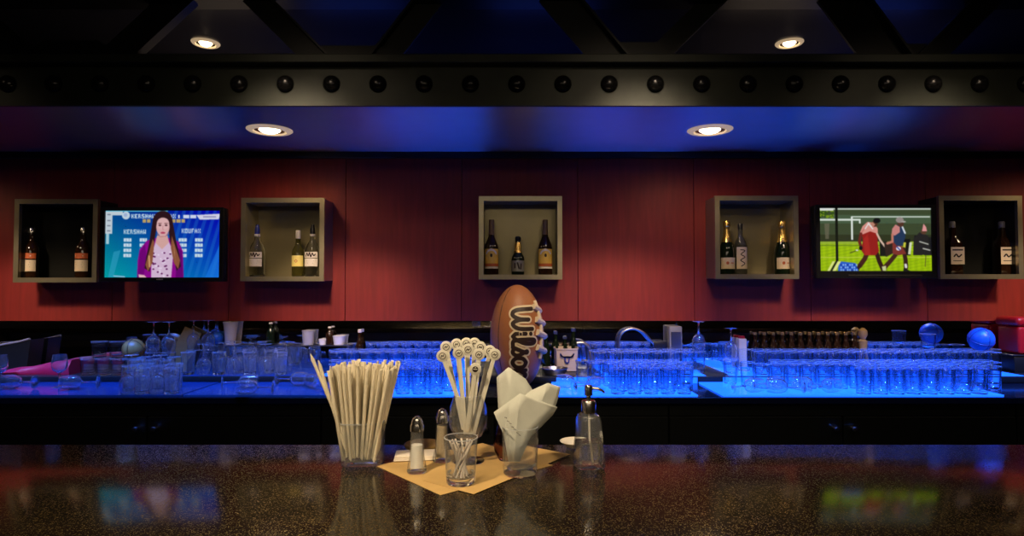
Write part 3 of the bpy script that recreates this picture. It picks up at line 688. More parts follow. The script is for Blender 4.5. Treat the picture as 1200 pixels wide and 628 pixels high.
def sport():
    c = Canvas(960, 244, 1092, 318)
    t = (c.X - 960) / 132; u = (c.Y - 244) / 74
    c.rect(950, 240, 1100, 283, (62, 74, 48)); c.rect(950, 252, 1100, 262, (72, 92, 66)); c.rect(950, 275, 1100, 284, (48, 54, 32))
    g = c.Y >= 283; n = np.sin(c.X * 0.9) * 0.03 + np.sin(c.Y * 1.7 + c.X * .3) * 0.03
    c.a[g] = np.stack([0.60 + n[g], 0.74 + n[g], 0.04 + 0 * n[g]], -1)
    c.rect(950, 283, 1100, 286, (150, 175, 70), 0.7); c.rect(950, 287, 1100, 288.2, (110, 140, 30)); c.rect(950, 301, 1100, 301.8, (200, 215, 90), .7)
    for i in range(60): c.ell(961 + R.random() * 16, 246 + R.random() * 9, 1.2, 1, (120, 150, 30) if i % 2 else (50, 80, 25))
    c.poly([(966, 262), (972, 262), (971, 280), (967, 280)], (110, 105, 85), .7)
    c.rect(960, 244, 1092, 246, (185, 195, 185)); c.text(961, 244, 'AA', .1, .1, (0, 0, 0)); c.rect(961, 244, 977, 247, (220, 225, 220))
    c.rect(960, 256.5, 1009, 258.6, (215, 225, 215)); c.rect(998, 253.5, 1091, 255, (200, 212, 200)); c.rect(997.5, 254, 999.6, 281, (225, 232, 225)); c.rect(1007, 257, 1009, 262, (215, 225, 215))
    c.rect(979, 244, 981.8, 312, (18, 22, 14))
    # benches and bystanders
    for x, y0, y1, col in ((1031, 283, 300, (25, 25, 22)), (1046, 282, 298, (40, 38, 20)), (1058, 280, 299, (20, 22, 20)), (1072, 276, 299, (25, 25, 28)), (1083, 278, 299, (28, 28, 30))): c.rect(x, y0, x + 9, y1, col)
    for x in (1048, 1054, 1059, 1066): c.poly([(x, 284), (x + 3, 284), (x + 1, 298), (x - 2, 298)], (200, 200, 60) if x % 2 else (215, 220, 190))
    c.poly([(1071, 280), (1078, 272), (1088, 276), (1091, 298), (1070, 299)], (38, 36, 36)); c.ell(1083, 271.5, 3.4, 3.2, (90, 60, 45)); c.poly([(1081, 271), (1083, 262), (1086, 266), (1087, 271)], (225, 150, 150)); c.line([(1078, 283), (1088, 286)], 1.4, (180, 180, 170)); c.line([(1082, 291), (1090, 293)], 1.4, (190, 190, 180)); c.line([(1085, 299), (1084, 312)], 1, (90, 90, 40))
    # first player, red
    c.line([(1016, 296), (1013, 303), (1007, 311)], 5.5, (70, 34, 24)); c.line([(1007, 311), (1003, 317)], 4, (52, 26, 20)); c.line([(1027, 296), (1030, 306), (1034, 315)], 5, (48, 24, 20)); c.poly([(1032, 313), (1039, 316), (1034, 317.5)], (25, 22, 22))
    c.poly([(1010, 272), (1015, 263), (1024, 262), (1029, 271), (1028.5, 284), (1030, 294), (1026, 299), (1013, 299), (1009, 293), (1011, 283)], (150, 30, 26)); c.poly([(1012, 280), (1017, 274), (1020, 299), (1013, 299)], (185, 45, 36), .6)
    c.poly([(1008, 272), (1011, 265), (1017, 260), (1024, 261), (1029, 268), (1029, 274), (1020, 271), (1010, 275)], (222, 150, 138)); c.line([(1010, 272), (1016, 264)], 1.6, (190, 110, 100), .7)
    c.line([(1014, 268), (1018, 262), (1023, 268)], 1.5, (235, 225, 222)); c.line([(1009, 274), (1007, 283), (1009, 290)], 3.4, (110, 36, 30)); c.line([(1028, 274), (1032, 282), (1037, 288.5)], 2.4, (215, 185, 165)); c.ell(1008.5, 290.5, 2.2, 2.4, (18, 18, 18)); c.line([(996, 296), (1006, 292.5)], 0.9, (60, 60, 40)); c.ell(1004, 293, 1.6, 0.9, (220, 225, 210))
    c.ell(1025.5, 262, 3.4, 3.8, (80, 50, 38)); c.ell(1028, 258.5, 4.2, 3, (20, 20, 22)); c.poly([(1019, 263), (1023, 260), (1026, 263), (1023, 267)], (190, 130, 110)); c.line([(1018, 261), (1022, 266)], 1.2, (228, 220, 220))
    # second player, grey cap
    c.line([(1053, 293), (1048, 300), (1041, 308), (1036, 313)], 5, (66, 38, 26)); c.line([(1059, 292), (1061, 304), (1061.5, 313)], 5, (56, 32, 26)); c.poly([(1059, 313), (1066, 317), (1058, 317.5)], (26, 24, 24)); c.line([(1061, 310), (1061.5, 312.5)], 3, (225, 225, 220)); c.poly([(1033, 312), (1038, 311), (1038, 317), (1034, 317)], (200, 205, 150))
    c.poly([(1046, 281), (1050, 279), (1058, 290), (1062, 297), (1053, 299), (1046, 297)], (130, 52, 44)); c.poly([(1036, 284), (1046, 283), (1046, 297), (1038, 301)], (50, 36, 30))
    c.poly([(1046, 274), (1048, 266), (1053, 263), (1060, 269), (1061.5, 277), (1058, 288), (1051, 288), (1047, 283)], (36, 56, 88)); c.poly([(1045, 275), (1046, 268), (1050, 263), (1055, 266), (1055, 272), (1049, 276)], (205, 132, 128)); c.line([(1058, 266), (1061, 273)], 2, (215, 222, 232)); c.line([(1046, 275), (1046, 283), (1040, 285)], 3, (196, 122, 104)); c.ell(1053, 291, 3, 2.4, (220, 220, 232)); c.line([(1051, 289), (1055, 293)], 1.1, (60, 60, 150))
    c.ell(1056, 261.5, 3.8, 4.4, (84, 52, 40)); c.ell(1055, 257.8, 4.6, 3.4, (150, 140, 135)); c.ell(1059.5, 259.8, 2.8, 1, (170, 165, 160))
    # corner graphic
    c.poly([(968, 318), (975, 306), (978, 306), (971, 318)], (225, 232, 140)); c.poly([(974, 318), (981, 306), (985, 306), (978, 318)], (225, 232, 140)); c.poly([(971.5, 318), (978.5, 306), (981, 306), (974, 318)], (22, 26, 20))
    c.poly([(982, 311), (985, 306), (1002, 308), (1006, 318), (981, 318)], (40, 95, 205))
    for i in range(24): c.ell(985 + (i % 8) * 2.6, 310 + (i // 8) * 3, 0.9, 1.1, (150, 185, 240) if i % 3 else (20, 50, 150))
    c.rect(960, 317.2, 1092, 318, (30, 32, 20))
    return c.done()
def tv(px0, py0, px1, py1, sx0, sy0, sx1, sy1, img, label, silver):
    Y = 3.255; a, b = at(px0, py0, Y), at(px1, py1, Y); s0, s1 = at(sx0, sy0, Y - 0.001), at(sx1, sy1, Y - 0.001)
    cx, cz = (a.x + b.x) / 2, (a.z + b.z) / 2
    t = empty('flat_tv', (cx, Y, cz), label, 'television', 'flat televisions on the red wall')
    w2, h2 = (b.x - a.x) / 2, (a.z - b.z) / 2
    box('housing', -w2, w2, 0.001, 0.06, -h2, h2, M_BEZEL, t, 0.006, 2)
    bm = bmesh.new(); l, r, tp, bt = s0.x - cx, s1.x - cx, s0.z - cz, s1.z - cz
    bbox(bm, -w2, l, -0.008, 0.0005, -h2, h2); bbox(bm, r, w2, -0.008, 0.0005, -h2, h2); bbox(bm, l, r, -0.008, 0.0005, tp, h2); bbox(bm, l, r, -0.008, 0.0005, -h2, bt)
    mobj('bezel', finish(bm, 'bezel', False), M_BEZEL, t)
    screen('screen', img, r - l, tp - bt, t, ((l + r) / 2, -0.0005, (tp + bt) / 2), 0.8 if not silver else 0.9)
    box('wall_bracket', -0.1, 0.1, 0.06, WALL - 0.006 - Y, -0.08, 0.08, M_BLACK, t)
    if silver: box('sound_bar_trim', -0.17 + 0.02, w2 * 0.75, -0.010, -0.0082, -h2 + 0.012, -h2 + 0.019, M_SST, t)
    else: box('maker_badge', -0.022, 0.012, -0.0086, -0.0082, -h2 + 0.009, -h2 + 0.014, M_TRIMRING, t)
tv(119, 243, 261, 330, 124, 247, 257, 325, news(), 'flat television showing a long-haired newsreader in purple against blue', False)
tv(955, 240, 1097, 326, 960, 244, 1092, 318, sport(), 'flat television showing two players walking on a green field', True)

# ------------------------------------------------------------------ jumbo football
FBY = 2.97; fx = xpx(606, FBY); HB = 0.497; RB = 0.130
def frad(z):
    t = (z / HB) * 2 - 1
    q = 0.52 if t > 0 else 0.42
    return RB * max(0.0, 1 - t * t) ** q
fbt = empty('football', (fx, FBY, BB + 0.009), 'large brown leather football with black cursive lettering standing on the back bar', 'football')
prof = []
N = 40
for i in range(N + 1):
    t = -math.cos(PI * i / N); z = HB * (t + 1) / 2
    prof.append((0.0 if i in (0, N) else frad(z), z))
lathe('leather', prof, M_LEATHER, fbt, 48)
def fmap(phi0):
    def fn(s, t, o):     # s runs down the ball, t across
        z = HB - s; r = max(frad(z), 0.02)
        ph = phi0 + t / max(r, 0.05)
        rr = frad(z) + o
        return (rr * math.sin(ph), -rr * math.cos(ph), z)
    return fn
# lettering: letter paths in (advance, height) with x-height 1
def LW(): return [spl([(0, 1.5), (0.1, 0.3), (0.45, 0.0), (0.75, 0.5), (0.8, 1.2), (0.82, 0.5), (1.1, 0.0), (1.45, 0.4), (1.5, 1.5)], 5)]
LI = [[(0, 0.95), (0.0, 0.2), (0.2, 0.0)], [(0.0, 1.35), (0.02, 1.36)]]
LL = [spl([(0, 0.1), (0.35, 0.9), (0.35, 1.6), (0.1, 1.6), (0.08, 0.6), (0.2, 0.05), (0.5, 0.0)], 5)]
LS = [spl([(0, 0.0), (0.4, 0.95), (0.3, 1.0), (0.62, 0.35), (0.4, 0.0), (0.1, 0.1)], 5)]
LO = [spl([(0.4, 1.0), (0.1, 0.75), (0.08, 0.25), (0.4, 0.0), (0.75, 0.3), (0.72, 0.8), (0.4, 1.0)], 5)]
LN = [spl([(0, 1.0), (0.05, 0.0)], 3), spl([(0.05, 0.6), (0.35, 1.0), (0.6, 0.8), (0.62, 0.1), (0.8, 0.0)], 5)]
word = [(LW(), 0.0), (LI, 1.85), (LL, 2.2), (LS, 2.85), (LO, 3.6), (LN, 4.6)]
sc_s, sc_t = 0.062, 0.062
phiT = 0.14
for nm, wd, off, m in (('lettering_outline', 0.036, 0.0012, M_LACE), ('lettering', 0.0185, 0.0030, M_DARKMARK)):
    bm = bmesh.new(); fn = fmap(phiT)
    for paths, adv in word:
        for p in paths: strip_curve(bm, fn, [(0.112 + (adv + x) * sc_s, (y - 0.62) * sc_t) for x, y in p], wd, off, 12)
    mobj(nm, finish(bm, nm, False), m, fbt)
phL = 1.02
for i, z in enumerate([0.395, 0.335, 0.275, 0.205]):
    r = frad(z); bm = bmesh.new()
    pts = [((r + 0.006) * math.sin(phL + a), -(r + 0.006) * math.cos(phL + a), z - 0.006 * k) for k, a in enumerate((-0.26, -0.13, 0, 0.13, 0.26))]
    btube(bm, pts, 0.0155, 8)
    mobj('lace', finish(bm, 'lace'), M_LACE, fbt)
bm = bmesh.new(); btube(bm, [((frad(z) + 0.003) * math.sin(phL), -(frad(z) + 0.003) * math.cos(phL), z) for z in np.linspace(0.42, 0.15, 14)], 0.009, 8)
mobj('lace_spine', finish(bm, 'lace_spine'), M_LACE, fbt)
bm = bmesh.new()
for ph in (-0.75, 2.6): btube(bm, [((frad(z) - 0.0008) * math.sin(ph), -(frad(z) - 0.0008) * math.cos(ph), z) for z in np.linspace(0.02, 0.477, 24)], 0.0022, 6)
mobj('seam', finish(bm, 'seam'), M_DARKMARK, fbt)

# ------------------------------------------------------------------ bar glasses
def tumbler_mesh(r0=0.031, r1=0.0355, h=0.117, seg=20):
    bm = bmesh.new()
    blathe(bm, [(0, 0), (r0 - 0.002, 0), (r0, 0.002), (r0 + (r1 - r0) * 0.55, h * 0.55), (r1 - 0.0003, h - 0.005), (r1 + 0.0006, h - 0.003), (r1 + 0.0003, h - 0.0006), (r1 - 0.0012, h), (r1 - 0.0026, h - 0.001), (r1 - 0.0026, h - 0.005), (r0 - 0.0045, 0.016), (r0 - 0.008, 0.012), (0, 0.0115)], seg)
    for v in bm.verts:
        rr = math.hypot(v.co.x, v.co.y)
        if v.co.z < h * 0.6 and rr > r0 - 0.0015:
            k = round((math.atan2(v.co.y, v.co.x) / (2 * PI) * seg) - 0.5)
            if k % 2: v.co.x *= 0.955; v.co.y *= 0.955
    return finish(bm, 'tumbler')
TUM = tumbler_mesh(0.031, 0.0355, 0.117, 24); 
M_THIN = thin_glass('thin_glass_wall')
def rims(me, h):
    me.materials.append(M_BGLASS); me.materials.append(M_RIM); me.materials.append(M_THIN)
    for p in me.polygons:
        zs_ = [me.vertices[v].co.z for v in p.vertices]
        if max(zs_) > h * 0.5: p.material_index = 2
        elif min(zs_) > 0.0015 and max(zs_) > 0.02: p.material_index = 2
    for p in me.polygons:
        if min(me.vertices[v].co.z for v in p.vertices) > h - 0.0036: p.material_index = 1
rims(TUM, 0.117)
ROCK = tumbler_mesh(0.033, 0.038, 0.085); rims(ROCK, 0.085)
FZL = BB + 0.0085
def tumbler(x, y, z, label, group, me=TUM, flip=False, cat='drinking glass'):
    o = bpy.data.objects.new('rocks_glass' if me is ROCK else 'tumbler', me); C.objects.link(o); o.location = (x, y, z)
    o.rotation_euler = (PI if flip else 0, 0, R.random() * 6)
    if flip: o.location.z = z + (0.085 if me is ROCK else 0.117)
    tag(o, label, cat, group)
    return o
ROWY = [2.818, 2.892, 2.966, 3.040, 3.114, 3.215, 3.289, 3.363]
def array(pa, pb, where, group, skip=lambda r, k, n: False, ps=0.0755):
    for r, y in enumerate(ROWY):
        z = STEP + 0.0045 if r > 4 else FZL
        xa, xb = xpx(pa, y) + 0.038, xpx(pb, y) - 0.038
        n = int((xb - xa) / ps) + 1
        off = (xb - xa - (n - 1) * ps)
        rn = 'front' if r == 0 else 'back' if r == 7 else ORD[r]
        for k in range(n):
            if skip(r, k, n): continue
            x = xa + k * ps + (off if r % 2 else 0) + R.uniform(-0.0008, 0.0008)
            tumbler(x, y, z, f'clear tumbler {ORD[k]} from left, {rn} row of the {where}', group)
array(846, 1170, 'widest array at right', 'tumblers in the widest array at right', lambda r, k, n: r < 2 and k < 8 or k < (3 if r < 5 else 2) and (r * 7 + k * 3) % 4 != 0)
array(656, 812, 'array right of football', 'tumblers in the array right of the football', lambda r, k, n: r < 3 and k < 3 or r < 5 and k < 2 - r // 3 or r > 4 and k < 2)
array(386, 556, 'array left of football', 'tumblers in the array left of the football', lambda r, k, n: k >= n - 1 or (r > 4 and k > n - 3))

# stemmed glasses
def wine_parts(s=1.0):
    bm = bmesh.new()
    blathe(bm, [(0, 0.070), (0.010, 0.0705), (0.026, 0.082), (0.034, 0.102), (0.034, 0.125), (0.0285, 0.158), (0.0275, 0.1585), (0.0268, 0.158), (0.0322, 0.125), (0.0322, 0.103), (0.025, 0.0845), (0.010, 0.0735), (0, 0.073)], 20)
    b = finish(bm, 'bowl'); b.materials.append(M_WINE)
    bm = bmesh.new(); blathe(bm, [(0, 0.0045), (0.006, 0.0046), (0.0038, 0.012), (0.0033, 0.04), (0.0042, 0.062), (0.008, 0.0698), (0, 0.0698)], 12)
    st = finish(bm, 'stem'); st.materials.append(M_WINE)
    bm = bmesh.new(); blathe(bm, [(0, 0), (0.031, 0), (0.0315, 0.001), (0.012, 0.003), (0.005, 0.0044), (0, 0.0044)], 20)
    ft = finish(bm, 'foot'); ft.materials.append(M_WINE); ft.materials.append(M_RIM)
    for p in ft.polygons:
        if max(math.hypot(ft.vertices[v].co.x, ft.vertices[v].co.y) for v in p.vertices) > 0.0305 and p.area < 6e-5: p.material_index = 1
    return b, st, ft
WB, WS, WF = wine_parts()
WG0 = None
def wine(M, label, group='stemmed glasses on the back bar'):
    o = empty('wine_glass', (0, 0, 0), label, 'wine glass', group); o.matrix_world = M
    mobj('bowl', WB, None, o); mobj('stem', WS, None, o); mobj('foot', WF, None, o)
    return o
T = Matrix.Translation
UPS = Matrix.Rotation(PI, 4, 'X')
def wine_inv(px, Y, z, label): wine(T((xpx(px, Y), Y, z + 0.1585)) @ UPS, label)
def wine_up(px, Y, z, label): wine(T((xpx(px, Y), Y, z)), label)
def wine_lie(px, Y, ang, label, z=None):
    # lying on the table: axis horizontal along angle, resting on bowl and foot
    tilt = math.atan2(0.034 - 0.0315, 0.114)
    M = T((xpx(px, Y), Y, (FZL if z is None else z) + 0.0320)) @ Matrix.Rotation(ang, 4, 'Z') @ Matrix.Rotation(PI / 2 - tilt, 4, 'Y')
    wine(M, label)
TUM2 = TUM.copy(); TUM2.materials[0] = M_WINE; TUM2.materials[2] = M_WINE
TG = 'loose tumblers at the left of the back bar'
def tum(px, Y, z, label, me=None, flip=False):
    me = me or TUM2
    return tumbler(xpx(px, Y), Y, z + 0.0005, label, TG, me, flip)
ZS = STEP
# pairs of inverted wine glasses riding on tumblers
for px, Y, lb in ((181, 3.23, 'upside-down wine glass with raised foot, left of the pair beside the tan ball'), (199, 3.24, 'upside-down wine glass with raised foot, touching the slanted wooden board'), (228, 3.36, 'upside-down wine glass right of the wooden board, left of its pair'), (245, 3.37, 'upside-down wine glass next to the blue ball at left')):
    tum(px, Y, ZS, 'tumbler carrying the ' + lb[:lb.index(',')].replace('upside-down ', '') + (' beside the tan ball' if px == 181 else ' touching the wooden board' if px == 199 else ' right of the board') if ',' in lb else 'tumbler carrying the wine glass next to the blue ball', TUM)
    wine_inv(px, Y, ZS + 0.1185, lb)
for px, Y, lb, z in ((818, 3.28, 'upside-down wine glass standing highest between the two right-hand arrays', 0.1185), (856, 3.14 + 0.08, 'upside-down wine glass just left of the widest array', 0.1)):
    me = TUM if z > 0.11 else ROCK
    tum(px, Y, ZS, 'tumbler under the ' + ('tallest upside-down wine glass between arrays' if px == 818 else 'upside-down wine glass left of widest array'), me)
    wine_inv(px, Y, ZS + (0.118 if me is TUM else 0.0862), lb)
# far-left group
wine_up(72, 3.0, FZL, 'upright wine glass standing in front of the red cloth')
wine_lie(44, 2.95, PI, 'wine glass lying on its side, bowl left, below the red cloth')
wine_up(2, 2.98, FZL, 'upright wine glass cut by the left edge of the photo')
wine_lie(118, 2.96, 0.25 + PI, 'wine glass lying on its side below the stacked rocks glasses')
k = 0
for row, (Y, n, pa) in enumerate(((3.225, 4, 106), (3.305, 4, 105))):
    for i in range(n): tum(pa + i * 17.6, Y, ZS, f'rocks glass, {ORD[i]} from left in {"front" if row == 0 else "back"} row of the stack left of tan ball', ROCK)
for i, (px, Y, lb) in enumerate(((118, 3.27, 'rocks glass on top of the stack, nearer the red cloth'), (139, 3.27, 'rocks glass on top of the stack, nearer the tan ball'))): tum(px, Y, ZS + 0.0862, lb, ROCK)
# tangle of stemmed glasses in front of the ball
n = 0
for i, px in enumerate((152, 169, 186, 203)):
    for j, Y in enumerate((2.82, 2.90, 2.98)):
        if (i + j) % 2 == 0: wine_inv(px + j * 2, Y, FZL, f'upside-down wine glass, {ORD[i]} from left in {ORD[j]} row of the tangle below the tan ball')
        else: tumbler(xpx(px + j * 2, Y), Y, FZL, f'tumbler, {ORD[i]} from left in {ORD[j]} row of the tangle below the tan ball', TG, TUM2)
for i, px in enumerate(range(160, 206, 17)): tum(px, 3.125, FZL, f'tumbler, {ORD[i]} from left behind the tangle below the tan ball')
for r, Y in enumerate((3.215, 3.30, 3.39)):
    for i in range(7):
        px = 222 + i * 18 + (r % 2) * 6
        if r == 2 and px < 262: continue
        if r == 1 and px < 250: continue
        if (i + r) % 2: wine_inv(px, Y, ZS + 0.0045, f'upside-down wine glass, {ORD[i]} along {ORD[r]} row on the ledge below the beige cup')
        else: tum(px, Y, ZS + 0.004, f'tumbler, {ORD[i]} along {ORD[r]} row on the ledge below the beige cup')
for i, (px, Y, a) in enumerate(((262, 2.93, 0.3), (322, 2.81, PI + 0.1), (326, 3.05, -0.1), (376, 2.88, 2.2))):
    wine_lie(px, Y, a, f'wine glass lying on its side, {ORD[i]} from left of four below the beige cup')

wi_ = 'lying wine glass, '
for i, (px, Y, a) in enumerate(((856, 2.815, 0.25), (880, 2.895, 0.1), (940, 2.81, PI - 0.1), (968, 2.895, PI), (945, 2.82, 0.15))):
    wine_lie(px, Y, a, wi_ + f'{ORD[i]} from left of five in front of widest array')
for i, (px, Y, a) in enumerate(((672, 2.83, 0.4), (690, 2.93, PI - 0.3))):
    wine_lie(px, Y, a, wi_ + ['lower', 'upper'][i] + ' of two left of the array right of football')
# balls
def ball(px, Y, z, r, m, label):
    bm = bmesh.new(); bmesh.ops.create_icosphere(bm, subdivisions=3, radius=r)
    t = empty('ball', (xpx(px, Y), Y, z + r), label, 'ball')
    mobj('shell', finish(bm, 'shell'), m, t)
    bm = bmesh.new()
    for ax in ('X', 'Y', 'Z'):
        M = Matrix.Rotation(0.5, 4, 'X') @ Matrix.Rotation(PI / 2, 4, ax) if ax != 'Z' else Matrix.Rotation(0.5, 4, 'X')
        btube(bm, [M @ Vector((math.cos(a) * r, math.sin(a) * r, 0)) for a in np.linspace(0, 2 * PI, 33)], r * 0.03, 5)
    mobj('seam', finish(bm, 'seam'), M_DARKMARK if m is M_TANB else M_CAPBLUE, t)
    return t
ball(158, 3.305, ZS + 0.0725, 0.055, M_TANB, 'tan and blue ball resting on rocks glasses at left')
ball(1148, 3.30, ZS + 0.118, 0.062, M_BLUEB, 'blue ball resting on the right end of the widest glass array')

# riser shelf standing in for the mirrored underbar top, with cup and pots
YR = 3.45; zr = at(600, 404, YR).z
rs = empty('riser_shelf', (0, 0, 0), 'narrow steel riser shelf standing in for the mirrored underbar top under the beige cup', 'shelf')
box('shelf_top', xpx(256, YR), xpx(412, YR), 3.432, WALL - 0.01, zr - 0.006, zr, M_SST, rs)
for px in (258, 408): box('leg', xpx(px, YR), xpx(px, YR) + 0.012, 3.436, WALL - 0.012, STEP + 0.0005, zr - 0.0062, M_SST, rs)
def pot(name, px, w, h, m, label, cat, prof=None, seg=24, sq=0.0):
    r = w / 2
    o = lathe(name, prof or [(0, 0), (r * 0.8, 0), (r * 0.82, 0.003), (r * 0.98, h - 0.005), (r * 1.04, h - 0.004), (r * 1.04, h), (r * 0.94, h), (r * 0.78, 0.006), (0, 0.006)], m, None, seg, (xpx(px, 3.462), 3.462, zr + 0.0003), sq)
    return tag(o, label, cat)
pot('paper_cup', 271, 0.078, 0.128, mat('beige_cup', (0.55, 0.45, 0.32), 0.6), 'tall beige cup standing on the riser shelf beside the blue ball', 'cup', [(0, 0), (0.026, 0), (0.038, 0.120), (0.041, 0.121), (0.041, 0.128), (0.037, 0.128), (0.025, 0.004), (0, 0.004)])
ball(255, 3.462, zr + 0.0003, 0.035, M_BLUEB, 'small blue ball at the left of the beige cup')
pot('sugar_pot', 362, 0.07, 0.08, mat('grey_pot', (0.38, 0.36, 0.36), 0.5), 'grey-white pot on the riser shelf, left of two white dishes', 'pot', None, 12)
pot('white_dish', 379, 0.045, 0.032, M_WHITE, 'tiny white dish between the grey pot and the larger white dish', 'dish')
pot('white_dish', 398, 0.07, 0.05, M_WHITE, 'white ramekin dish at the right end of the riser shelf', 'dish')
# slim bottles in front of the mirror
def small_bottle(px, Y, z, h, m, cap, label, group):
    t = empty('small_bottle', (xpx(px, Y), Y, z), label, 'bottle', group)
    lathe('glass_body', [(0, 0), (0.020, 0), (0.0225, 0.003), (0.0225, h * 0.55), (0.019, h * 0.64), (0.010, h * 0.76), (0.009, h * 0.93), (0, h * 0.93)], m, t, 16)
    lathe('cap', [(0.0105, h * 0.92), (0.0105, h * 0.99), (0.008, h), (0, h)], cap, t, 14)
    return t
sb0 = small_bottle(884, 3.47, ZS + 0.0005, 0.205, M_AMBER, M_GOLD, 'dark gold-capped bottle, first from left in the row behind the widest array', 'dark gold-capped bottles before the mirror')
for i in range(1, 12):
    b = dup(sb0, f'dark gold-capped bottle, {ORD[i]} from left in the row behind the widest array'); px = 884 + i * 10.6
    b.location = (xpx(px, 3.47), 3.47, ZS + 0.0005)
for i, (px, h) in enumerate(((640, 0.19), (651, 0.21), (662, 0.18), (672, 0.225))): small_bottle(px, 3.475, ZS + 0.0005, h, M_DGREEN, M_SST, f'dark bottle behind the beige tub right of the football, {ORD[i]} from left', 'dark bottles right of the football')
for i, px in enumerate((387, 422)): small_bottle(px, 3.467, (zr if px < 400 else STEP) + 0.0005, 0.10 if px < 400 else 0.22, M_AMBER, M_LABELW, ['short dark bottle with white cap on riser shelf above the straws', 'dark bottle with white cap just right of the riser shelf'][i], 'white-capped bottles above the straws')
small_bottle(318, 3.462, zr + 0.0003, 0.125, M_DGREEN, M_LABELW, 'dark white-capped bottle on riser shelf between beige cup and grey pot', 'white-capped bottles above the straws')
# beige tub with dark horned mark and steel dish by the football
p = xpx(663, 3.40)
tb = empty('storage_tub', (p, 3.40, ZS + 0.0005), 'beige tub with dark horned mark right of the football laces', 'tub')
lathe('tub_body', [(0, 0), (0.058, 0), (0.062, 0.004), (0.066, 0.115), (0.069, 0.118), (0.069, 0.126), (0.064, 0.126), (0.058, 0.006), (0, 0.006)], mat('beige_plastic', (0.52, 0.40, 0.28), 0.5), tb, 28, None, 0.5)
bm = bmesh.new(); fn = lambda s, t, o: (s, -0.0705, 0.075 + t)
for path, wd in [(spl([(-0.036, 0.022), (-0.026, 0.008), (-0.010, 0.006), (0.010, 0.006), (0.026, 0.008), (0.036, 0.022)]), 0.008), ([(-0.012, 0), (-0.008, -0.022), (0, -0.028), (0.008, -0.022), (0.012, 0)], 0.007)]: strip_curve(bm, fn, path, wd, 0, 8)
mobj('mark', finish(bm, 'mark', False), M_CAPBLUE, tb)
ds = empty('steel_dish', (xpx(650, 3.25), 3.25, ZS + 0.0005), 'round steel dish on the ledge beside the football laces', 'dish')
lathe('dish_body', [(0, 0), (0.05, 0), (0.068, 0.03), (0.071, 0.031), (0.071, 0.034), (0.066, 0.033), (0.049, 0.004), (0, 0.004)], M_SST, ds, 32)
# soda gun hose
hs = empty('soda_gun', (0, 0, 0), 'soda gun on a curved steel hose above the glasses right of the football', 'soda gun')
YH = 3.455
pts = [tuple(at(*q, YH)) for q in ((732, 432), (727, 415), (725, 400), (730, 389), (741, 385), (753, 389), (762, 398), (769, 406))]
tube('hose', spl(pts, 6), 0.0075, M_SST, hs, 10)
q = at(772, 402, YH); g = box('gun_head', q.x - 0.03, q.x + 0.045, YH - 0.02, YH + 0.02, q.z - 0.03, q.z + 0.012, M_CAPBLK, hs, 0.008, 2)
box('gun_holster', q.x - 0.02, q.x + 0.03, YH - 0.015, YH + 0.015, STEP + 0.0005, q.z - 0.029, M_CAPBLK, hs, 0.002, 1)
h2 = [tuple(at(*q, 3.41)) for q in ((676, 402), (684, 402), (691, 408), (693, 420), (693, 431))]
tag(tube('tap_spout', spl(h2, 6), 0.009, M_SST, None, 10), 'short curved steel spout beside the beige tub', 'spout')
nd = empty('napkin_dispenser', (xpx(790, 3.45), 3.45, ZS + 0.0005), 'grey upright napkin dispenser left of the tallest upside-down wine glass', 'dispenser')  # stands in for a pale upright reflection in the mirror
box('reflection_body', -0.035, 0.035, -0.03, 0.03, 0, 0.24, M_GREYPL, nd, 0.006, 2); box('face_plate', -0.028, 0.028, -0.033, -0.0302, 0.03, 0.21, M_SST, nd)
pm = empty('pepper_mill', (xpx(1010, 3.46), 3.46, ZS + 0.0005), 'pale wooden pepper mill at the right end of the bottle row', 'pepper mill')
lathe('mill_body', [(0, 0), (0.026, 0), (0.027, 0.05), (0.018, 0.10), (0.024, 0.155), (0.012, 0.165), (0, 0.165)], M_WOOD, pm, 20); lathe('mill_head', [(0, 0.166), (0.012, 0.166), (0.024, 0.19), (0.022, 0.215), (0.008, 0.228), (0, 0.23)], M_WOOD, pm, 20)
for i, (px, lb) in enumerate(((868, 'small cream carton left of the gold-capped bottles, outer one'),)):
    ct = empty('carton', (xpx(px, 3.46), 3.46, ZS + 0.0005), lb, 'carton')
    box('carton_body', -0.022, 0.022, -0.02, 0.02, 0, 0.17, M_CREAM, ct, 0.002, 1); box('carton_lid', -0.015, 0.015, -0.014, 0.014, 0.1702, 0.185, M_RED, ct, 0.002, 1)
o = tumbler(xpx(1086, 3.37), 3.37, ZS + 0.1185, 'small tumbler standing alone on top of the widest array', None, ROCK)
# slanted wooden board
bm = bmesh.new(); bbox(bm, -0.05, 0.05, -0.007, 0.007, 0.0, 0.21, 0.003, 2)
wb = mobj('serving_board', finish(bm, 'serving_board'), M_WOOD); wb.rotation_euler = (-0.15, 0.42, 0); wb.location = (xpx(206, 3.42), 3.425, ZS + 0.028)
tag(wb, 'slanted pale wooden board leaning among the upside-down wine glasses', 'board')
